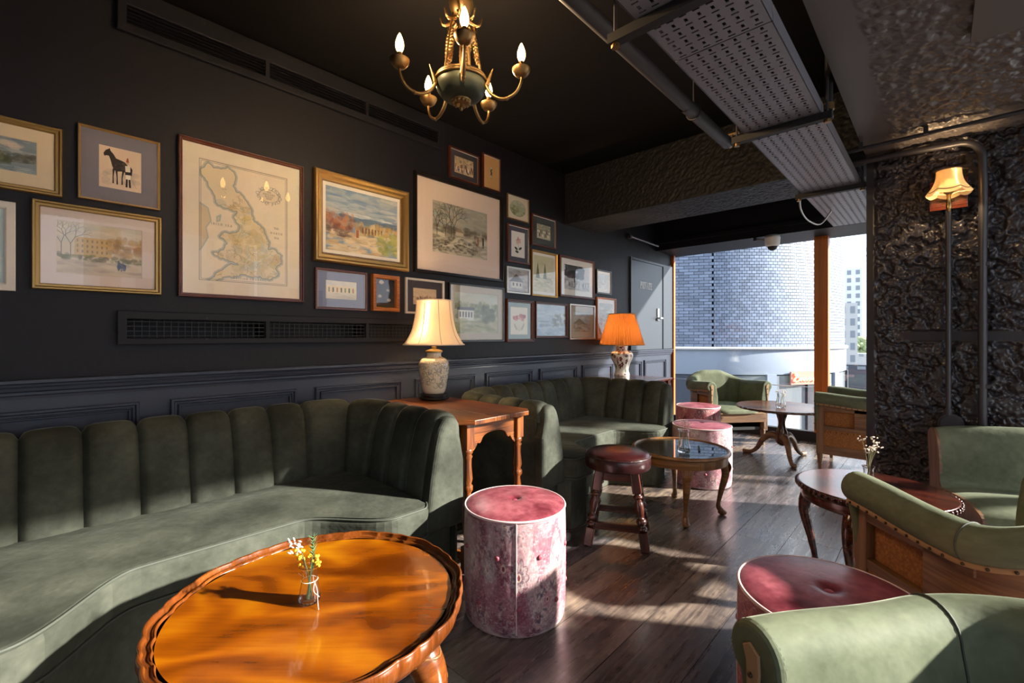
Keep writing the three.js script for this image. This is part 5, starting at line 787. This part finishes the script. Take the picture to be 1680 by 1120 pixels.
  pale(g, W, H, r) { bg(g, W, H, '#b8c4ca'); dab(g, r, 90, 0, W, 0, H, W * 0.14, H * 0.05, ['#c6d0d4', '#a3b3bc', '#d6dad8', '#94a6ae'], 0.5, 0.3); dab(g, r, 20, 0, W, H * 0.45, H * 0.7, W * 0.06, H * 0.03, ['#7a8c92', '#8c9a98'], 0.5); },
  tulips(g, W, H, r) { bg(g, W, H, '#d6cfbc'); for (let i = 0; i < 7; i++) { const x = W * (0.24 + 0.09 * i), y = H * (0.26 + 0.16 * r() + (i % 2) * 0.1); g.strokeStyle = '#8a9468'; g.lineWidth = 3; g.beginPath(); g.moveTo(x, y); g.quadraticCurveTo(x, H * 0.7, W * 0.5, H * 0.86); g.stroke(); g.fillStyle = ['#b05a54', '#c47c70', '#9c4048', '#cf9a8c'][i % 4]; for (const o of [-0.05, 0, 0.05]) { g.beginPath(); g.ellipse(x + o * W, y, W * 0.045, H * 0.07, o * 6, 0, 7); g.fill(); } } g.fillStyle = '#9aa07c'; for (const [x, a] of [[0.3, -0.6], [0.7, 0.6]]) { g.beginPath(); g.ellipse(W * x, H * 0.72, W * 0.04, H * 0.14, a, 0, 7); g.fill(); } },
  sea(g, W, H, r) { bg(g, W, H, '#a4b6c4'); dab(g, r, 90, 0, W, 0, H * 0.45, W * 0.14, H * 0.06, ['#b4c3cc', '#94aabb', '#cdd4d4', '#9db4c6'], 0.5, 0.2); dab(g, r, 90, 0, W, H * 0.45, H, W * 0.12, H * 0.03, ['#7892a6', '#8fa5b4', '#667f92', '#b0bcc0'], 0.55, 0.3); dab(g, r, 40, W * 0.55, W, H * 0.3, H * 0.7, W * 0.05, H * 0.05, ['#6c6a54', '#84805c', '#585a4a'], 0.55); },
  hills(g, W, H, r) { bg(g, W, H, '#9aa3a0'); dab(g, r, 60, 0, W, 0, H * 0.45, W * 0.12, H * 0.06, ['#aab2ae', '#8c9698', '#b9bab0']); g.fillStyle = '#6a7060'; g.beginPath(); g.moveTo(0, H * 0.6); g.lineTo(W * 0.35, H * 0.32); g.lineTo(W * 0.75, H * 0.6); g.fill(); dab(g, r, 90, 0, W, H * 0.55, H, W * 0.1, H * 0.04, ['#8c7c5c', '#74684e', '#a08c68', '#5c5a48']); },
  garden(g, W, H, r) { bg(g, W, H, '#a9b4a4'); dab(g, r, 70, 0, W, 0, H * 0.4, W * 0.12, H * 0.05, ['#b9c6c4', '#cfd6d0', '#98aaa4']); dab(g, r, 150, 0, W, H * 0.35, H, W * 0.08, H * 0.04, ['#6f8a4a', '#8aa05c', '#54703c', '#c0a46a', '#b06a54', '#d8c48c']); },
};
// mitred moulding swept round a rectangle; profile points are [inset, height]
function moulding(w, h, prof) {
  const P = [], I = [];
  const ring = ([i, d]) => [[-w / 2 + i, -h / 2 + i], [w / 2 - i, -h / 2 + i], [w / 2 - i, h / 2 - i], [-w / 2 + i, h / 2 - i]].map(([x, y]) => [x, y, d]);
  const rs = prof.map(ring);
  for (let k = 0; k + 1 < rs.length; k++) for (let s = 0; s < 4; s++) { const a = rs[k][s], b = rs[k][(s + 1) % 4], c = rs[k + 1][(s + 1) % 4], d = rs[k + 1][s]; P.push(...a, ...b, ...c, ...a, ...c, ...d); }
  const g = new THREE.BufferGeometry(); g.setAttribute('position', new THREE.Float32BufferAttribute(P, 3)); g.computeVertexNormals(); return g;
}
const wedge = (f, d) => [[0, 0], [0, d * 0.7], [f * 0.15, d], [f * 0.35, d], [f * 0.55, d * 0.72], [f * 0.85, d * 0.72], [f, d * 0.45], [f, 0.006]];
const flatF = (f, d) => [[0, 0], [0, d * 0.9], [f * 0.08, d], [f * 0.8, d], [f, d * 0.8], [f, 0.006]];
const paper = (c) => mat(c, 0.85);
const MAT = { cream: paper('#d8c4a2'), grey: paper('#77747c'), white: paper('#e0dad0'), blush: paper('#d0beb2'), ink: paper('#4a4a56'), slate: paper('#6a6f86'), dark: paper('#3b3840'), stone: paper('#a8a08c'), sage: paper('#7d8f88'), tan: paper('#c69c68'), green: paper('#3d4240'), linen: paper('#dccfb8') };
const pics = [ // [u0, u1, vTL, vTR, vBR, vBL, frame width, depth, frame material, profile, mount, mount width (share), art, label]
  [-150, 103.5, 150, 212, 324, 296, 0.026, 0.020, 'gilt', wedge, 'cream', 0.15, 'river', 'gilt framed river view with a wide cream mount'],
  [127.5, 263, 201, 233, 345, 324, 0.010, 0.018, 'gilt', wedge, 'grey', 0.19, 'horse', 'thin gilt frame with a grey mount, horse and soldier print'],
  [-160, 25.5, 325, 332, 477, 478, 0.030, 0.020, 'ivoryFrame', flatF, null, 0, 'plain', 'ivory framed pale print at the end of the wall'],
  [51, 266, 325, 355.8, 483.6, 473.6, 0.026, 0.022, 'gilt', wedge, 'blush', 0.125, 'street', 'gilt framed watercolour of a street with bare trees'],
  [292.5, 499, 219.4, 272.5, 494.8, 487, 0.020, 0.024, 'frameMahogany', wedge, 'linen', 0.09, 'map', 'tall mahogany framed antique map of England and Wales'],
  [516.5, 672.6, 272.8, 314.4, 444.7, 427.5, 0.052, 0.040, 'gilt', wedge, 'white', 0.05, 'ruins', 'heavy gilt framed painting of sunlit ruins under a blue sky'],
  [682, 826.6, 280, 322, 462, 445.6, 0.024, 0.034, 'ebony', wedge, 'blush', 0.17, 'winter', 'large black framed winter engraving with two figures'],
  [738, 787, 237.8, 256.6, 305.6, 290, 0.014, 0.018, 'frameMahogany', flatF, 'dark', 0.15, 'crowd', 'small print of a crowd with a dark mount, highest on the wall'],
  [793, 822, 249.4, 260.6, 316, 308, 0.012, 0.018, 'frameMahogany', flatF, 'tan', 0.30, 'butterfly', 'narrow tan mounted butterfly print'],
  [517.8, 602.8, 437.8, 447.8, 510, 506.6, 0.014, 0.018, 'frameMahogany', flatF, 'slate', 0.17, 'terrace', 'print of a terrace with a blue-grey mount, above the vent'],
  [612.5, 656.3, 449.4, 452.8, 511, 509.7, 0.026, 0.035, 'frameOak', flatF, null, 0, 'shells', 'orange wooden shadow box with pale shells on black'],
  [666.3, 729.5, 454.4, 461.3, 516, 513.8, 0.013, 0.018, 'ivoryFrame', flatF, 'dark', 0.17, 'camp', 'sepia scene with a dark mount behind the cream lamp'],
  [737.5, 828, 462.8, 472, 560.6, 560.3, 0.014, 0.022, 'ebony', flatF, 'stone', 0.09, 'manor', 'green country house print with a thin black frame'],
  [833, 868.4, 316.5, 327, 366.3, 357.6, 0.010, 0.015, 'giltDark', flatF, null, 0, 'oval', 'small cream picture with an oval landscape'],
  [833.5, 869.2, 365.3, 373.7, 434.5, 429, 0.014, 0.018, 'frameMahogany', flatF, 'ink', 0.13, 'rose', 'rose print with a dark ink-blue mount'],
  [832, 870.4, 436, 441.9, 483.7, 479.8, 0.018, 0.018, 'silver', flatF, null, 0, 'cottage', 'small silver framed cottage print'],
  [873.7, 912.9, 349.3, 360.8, 408.7, 402.3, 0.014, 0.018, 'frameMahogany', flatF, 'green', 0.19, 'group', 'group photograph with a dark green mount'],
  [873.4, 915.4, 409, 416, 488.5, 485.3, 0.020, 0.024, 'gilt', wedge, 'white', 0.06, 'tall', 'tall gilt framed picture of cypress trees'],
  [920, 976, 417, 429, 491, 486.9, 0.024, 0.024, 'frameMahogany', wedge, 'white', 0.10, 'tree', 'mahogany framed picture of a big black tree'],
  [979.8, 1003.6, 441.2, 445.7, 483, 482, 0.014, 0.02, 'ebony', flatF, 'white', 0.10, 'pale', 'small pale blue picture with a thin black frame'],
  [832.5, 876.8, 489.5, 493.3, 559.9, 561.5, 0.026, 0.030, 'frameMahogany', wedge, 'sage', 0.12, 'tulips', 'red tulip print with a sage mount in a dark frame'],
  [879.6, 932.6, 494.3, 498, 553.8, 555, 0.022, 0.024, 'frameMahogany', wedge, null, 0, 'sea', 'brown framed seascape with pale sky'],
  [935.4, 977, 498, 501.4, 556, 557, 0.016, 0.022, 'silver', flatF, 'stone', 0.14, 'hills', 'silver framed hill landscape with a stone mount'],
  [979.8, 1011.4, 486.9, 490, 556, 559, 0.018, 0.022, 'frameOak', flatF, 'white', 0.10, 'garden', 'orange wood framed garden picture behind the amber lamp'],
];
pics.forEach(([u0, u1, a, b, c, d, fw, dep, fm, prof, mt, mw, art, label], i) => {
  const x = WX + dep, tl = onX(u0, a, x), tr = onX(u1, b, x), br = onX(u1, c, x), bl = onX(u0, d, x);
  const z0 = tl[2], z1 = tr[2], yt = u0 < 0 ? tr[1] : (tl[1] + tr[1]) / 2, yb = u0 < 0 ? br[1] : (bl[1] + br[1]) / 2, w = z0 - z1, h = yt - yb, r = rng(500 + i);
  const wf = u0 < 0 ? Math.min(w, h * 1.35) : w;
  const t = thing('framed_picture', label, 'picture', [WX + 0.0005, (yt + yb) / 2, z1 + wf / 2], PI / 2);
  const frame = mesh('frame', uvBox(moulding(wf, h, prof(fw, dep))), M[fm], t);
  if (prof === wedge && fm === 'gilt' && fw > 0.04) mesh('inner_slip', moulding(wf - 2 * fw, h - 2 * fw, [[0, 0.004], [0, 0.012], [0.008, 0.010], [0.008, 0.004]]), M.giltDark, frame);
  if (prof === flatF && fw < 0.02) mesh('sight_edge', moulding(wf - 2 * fw + 0.004, h - 2 * fw + 0.004, [[0, 0.004], [0, dep * 0.8], [0.004, dep * 0.7], [0.004, 0.004]]), M.silver, frame);
  const iw = wf - 2 * fw + 0.002, ih = h - 2 * fw + 0.002, m = mt ? mw * Math.max(iw, ih) : 0, pw = iw - 2 * m, ph = ih - 2 * m;
  mesh('backing', box(wf - 0.01, h - 0.01, 0.002, 0, 0, 0.002), M.black, t);
  if (mt) mesh('mount', moulding(iw, ih, [[0, 0.0062], [m, 0.0062], [m + 0.002, 0.0045]]), MAT[mt], t);
  const g = new THREE.PlaneGeometry(pw + 0.004, ph + 0.004).translate(0, 0, 0.0042);
  const W = pw, H = ph;
  mesh('print', g, mat([1, 1, 1], 0.8, { map: canvasTex(W, H, (cx, cw, ch) => ART[art](cx, cw, ch, r)), double: false }), t);
  mesh('glass', box(iw, ih, 0.0016, 0, 0, Math.min(dep * 0.5, 0.011)), M.pictureGlass, t);
});

// ------------------------------------------------------------------ the street outside
{
  const GY = -3.0;
  const road = mat([0.10, 0.10, 0.105], 0.8), brickM = mat([0.165, 0.205, 0.285], 0.5), mortar = mat([0.05, 0.06, 0.085], 0.8), fascia = mat([0.22, 0.26, 0.33], 0.5), dark = mat([0.03, 0.035, 0.045], 0.3), pale = mat([0.5, 0.5, 0.5], 0.7);
  struct('floor_street', span(-60, 70, GY - 0.1, GY, -160, 60), road);
  // brick building with a rounded corner
  const C = [-6.23, -15.35], R = 4.3, a0 = Math.atan2(3.70, 2.16), t = thing('brick_building', 'dark blue painted brick building with a rounded corner outside', 'building', [C[0], 0, C[1]]);
  const yB = 0.93, yT = 5.0, tx = -Math.sin(a0), tz = Math.cos(a0), P0 = [Math.cos(a0) * R, Math.sin(a0) * R];
  // angle a0 faces the room; the arc runs to smaller angles (to the right and away), the flat wall runs left from a0
  const arcEnd = a0 - 2.3;
  mesh('wall', [surf(60, 1, (u, v) => { const a = lerp(a0, arcEnd, u); return [Math.cos(a) * R, lerp(GY, yT, v), Math.sin(a) * R]; }), surf(1, 1, (u, v) => [P0[0] + tx * 9 * u, lerp(GY, yT, v), P0[1] + tz * 9 * u])], mortar, t);
  const bw = 0.118, bh = 0.075, bricks = [];
  const o = new THREE.Object3D(), r = rng(77);
  for (let k = 0; k * bh + yB < yT; k++) {
    const y = yB + (k + 0.5) * bh, off = (k % 2) * 0.5;
    for (let i = 0; i < 82; i++) { const s = (i + off) * bw, a = a0 - s / R; if (a < arcEnd) break; bricks.push([Math.cos(a) * (R + 0.004), y, Math.sin(a) * (R + 0.004), -a + PI / 2]); }
    for (let i = off ? -0.75 : 0; i < 34; i++) { const head = i === -0.75, s = head ? 0.059 : (Math.floor(i) + 0.5 + off) * 0.236; bricks.push([P0[0] + tx * s + Math.cos(a0) * 0.004, y, P0[1] + tz * s + Math.sin(a0) * 0.004, -a0 + PI / 2, head ? 1 : 2]); }
  }
  const im = new THREE.InstancedMesh(new THREE.BoxGeometry(0.108, 0.064, 0.03), brickM, bricks.length), col = new THREE.Color();
  bricks.forEach(([x, y, z, a, w = 1], i) => { o.position.set(x, y, z); o.rotation.set(0, a, 0); o.scale.set(w === 2 ? 2.08 : 1, 1, 1); o.updateMatrix(); im.setMatrixAt(i, o.matrix); const q = 0.8 + r() * 0.5; im.setColorAt(i, col.setRGB(q, q, q * 1.02)); });
  im.name = 'brick_courses'; im.userData.kind = 'stuff'; t.add(im);
  const band = (y0, y1, d, m, name) => mesh(name, [surf(60, 3, (u, v) => { const a = lerp(a0, arcEnd, u), q = [[0, y0], [d, y0], [d, y1], [0, y1]][Math.round(v * 3)]; return [Math.cos(a) * (R + q[0]), q[1], Math.sin(a) * (R + q[0])]; }), surf(1, 3, (u, v) => { const q = [[0, y0], [d, y0], [d, y1], [0, y1]][Math.round(v * 3)]; return [P0[0] + tx * 9 * u + Math.cos(a0) * q[0], q[1], P0[1] + tz * 9 * u + Math.sin(a0) * q[0]]; })], m, t);
  band(0.86, 0.93, 0.10, pale, 'string_course'); band(0.25, 0.86, 0.05, fascia, 'fascia'); band(GY, -2.4, 0.06, dark, 'stall_riser');
  for (let i = 0; i < 9; i++) { const a = a0 - 0.05 - i * 0.26; mesh('pilaster', box(0.24, 2.66, 0.16).rotateY(-a + PI / 2).translate(Math.cos(a) * (R + 0.02), -1.07, Math.sin(a) * (R + 0.02)), i % 2 ? fascia : dark, t); }
  for (let i = 0; i < 8; i++) { const a = a0 - 0.18 - i * 0.26, w = mesh('shop_window', box(0.86, 2.6, 0.03).rotateY(-a + PI / 2).translate(Math.cos(a) * (R + 0.01), -1.08, Math.sin(a) * (R + 0.01)), mat([0.16, 0.18, 0.20], 0.08), t); mesh('window_poster', box(0.5, 0.7, 0.01).rotateY(-a + PI / 2).translate(Math.cos(a) * (R + 0.035), -1.3 + (i % 3) * 0.2, Math.sin(a) * (R + 0.035)), i % 2 ? pale : mat([0.35, 0.38, 0.42], 0.6), w); }
  // glowing script sign in the shop window
  const sg = thing('neon_sign', 'glowing orange script sign on the brick building', 'sign', [0, 0, 0]);
  const q = (() => { const d = ray(1322, 620); let k = 5; while (Math.hypot(d[0] * k - C[0], d[2] * k - C[1]) > R + 0.15) k += 0.02; return [d[0] * k, EYE + d[1] * k, d[2] * k]; })(), na = Math.atan2(q[2] - C[1], q[0] - C[0]);
  const neon = mat([1, 0.4, 0.2], 0.5, { emissive: new THREE.Color(1, 0.22, 0.08), emissiveIntensity: 9 });
  const scr = []; const let1 = [[0.16, 0.1], [0.03, 0.2], [0.02, 0.12], [0.10, 0.1], [0.01, 0.04], [0.02, -0.06], [0.16, -0.02], [0.2, 0.06], [0.22, -0.05], [0.3, 0.07], [0.33, -0.05], [0.42, 0.07], [0.44, -0.05], [0.54, 0.06], [0.56, -0.05], [0.66, 0.07], [0.7, -0.05], [0.8, 0.0]];
  const ca = Math.cos(na), sa = Math.sin(na), px = C[0] + ca * (R + 0.14), pz = C[1] + sa * (R + 0.14);
  mesh('script', tube(let1.map(([x, y]) => [px + (x - 0.4) * sa * 0.85, q[1] + y * 0.8 - 0.03, pz - (x - 0.4) * ca * 0.85]), 0.014, 120, 6), neon, sg);
  mesh('board', box(0.85, 0.32, 0.04).rotateY(-na + PI / 2).translate(px - ca * 0.05, q[1], pz - sa * 0.05), mat([0.45, 0.16, 0.12], 0.6), sg);
  // terrace house, block and low buildings down the street
  const house = (name, label, u, vTop, vBot, dist, w, m, cols, rows, glaze = [0.22, 0.25, 0.29]) => {
    const d = ray(u, 551), L = Math.hypot(d[0], d[2]), k = dist / L * L, x = d[0] * dist, z = d[2] * dist, y1 = EYE + (551 - vTop) / FOCAL * dist, y0 = GY;
    const b = thing(name, label, 'building', [x, 0, z], Math.atan2(-d[0], -d[2]));
    mesh('wall', span(-w / 2, w / 2, y0, y1, -3, 0), m, b);
    const wm = mat(glaze, 0.3), hh = (y1 - Math.max(y0, -1.5)) / rows;
    for (let i = 0; i < cols; i++) for (let j = 0; j < rows; j++) { const cx = -w / 2 + (i + 0.5) * w / cols, cy = y1 - (j + 0.55) * hh; mesh('window', span(cx - w / cols * 0.24, cx + w / cols * 0.24, cy - hh * 0.28, cy + hh * 0.28, -0.02, 0.03), wm, b); }
  };
  house('terrace_house', 'narrow white terrace house beyond the brick corner', 1391, 497, 640, 44, 1.5, pale, 2, 5);
  house('tower_block', 'faint pale tower block far down the street', 1393, 440, 560, 120, 5.5, mat([0.66, 0.67, 0.68], 0.8), 3, 10);
  house('shop_building', 'dark single-storey shop beyond the terrace house', 1399, 598, 650, 36, 2.2, mat([0.06, 0.065, 0.085], 0.6), 2, 1);
  house('low_building', 'low pale building down the street beside the pier', 1413, 580, 650, 60, 3, pale, 3, 2);
  { const d = ray(1411, 575), D = 75, b = thing('street_tree', 'rounded pale green tree down the street', 'tree', [d[0] * D, GY, d[2] * D]); const g = [], rr = rng(5); for (let i = 0; i < 260; i++) { const a = rr() * 7, e = rr() * 2 - 0.6, k = 2.0 * Math.cbrt(rr()); g.push(new THREE.IcosahedronGeometry(0.32 + rr() * 0.3, 0).translate(Math.cos(a) * Math.cos(e) * k, 2.2 + Math.sin(e) * k * 0.8, Math.sin(a) * Math.cos(e) * k)); } mesh('crown', g, mat([0.30, 0.36, 0.18], 0.9), b); mesh('trunk', cyl(0.2, 0.15, 2, 0, 0, 0, 8), mat([0.1, 0.07, 0.05], 0.9), b); }
  // parked car seen under the tripod table
  { const q = onY(1303, 692, -2.6), c = thing('parked_car', 'dark parked car in the street below the window', 'car', [-2.3, GY, -9.2], 0.35); mesh('body', [span(-0.85, 0.85, 0.35, 0.85, -2.0, 2.0, 0.15), span(-0.75, 0.75, 0.8, 1.4, -1.1, 1.0, 0.2)], mat([0.04, 0.05, 0.07], 0.25), c); for (const x of [-0.8, 0.8]) for (const z of [-1.25, 1.25]) mesh('wheel', [cyl(0.33, 0.33, 0.2, 0, -0.1, 0, 20).rotateZ(PI / 2).translate(x, 0.33, z), cyl(0.2, 0.2, 0.22, 0, -0.11, 0, 14).rotateZ(PI / 2).translate(x, 0.33, z)], M.black, c); mesh('glasshouse', span(-0.76, 0.76, 0.9, 1.3, -0.95, 0.85, 0.1), mat([0.2, 0.25, 0.3], 0.1), c); }
  // tower blocks across the street on the glazed side; the picture glass mirrors them
  const tower = (label, x, z, w, h, dpt, turn) => { const b = thing('flat_tower', label, 'building', [x, GY, z], turn, 'tower blocks across the street'); mesh('wall', span(-w / 2, w / 2, 0, h, -dpt / 2, dpt / 2), mat([0.66, 0.67, 0.68], 0.8), b); const cols = Math.round(w / 1.7), rows = Math.round(h / 2.9), im2 = new THREE.InstancedMesh(new THREE.BoxGeometry(0.95, 1.3, 0.12), dark, cols * rows); let i = 0; for (let a = 0; a < cols; a++) for (let k = 0; k < rows; k++) { o.position.set(-w / 2 + (a + 0.5) * w / cols, 1.4 + k * 2.9, dpt / 2); o.rotation.set(0, 0, 0); o.scale.set(1, 1, 1); o.updateMatrix(); im2.setMatrixAt(i++, o.matrix); } im2.name = 'window_rows'; im2.userData.kind = 'stuff'; b.add(im2); };
  for (let i = 0; i < 6; i++) tower('white tower block across the street, mirrored in the picture glass', 34, -15 + i * 5.4, 3.3, 24, 6, -PI / 2);
}
scene.traverse((o) => { if (o.isMesh) { o.castShadow = true; o.receiveShadow = true; } if (o.isLight && o.shadow) o.castShadow = true; });
renderer.render(scene, camera);
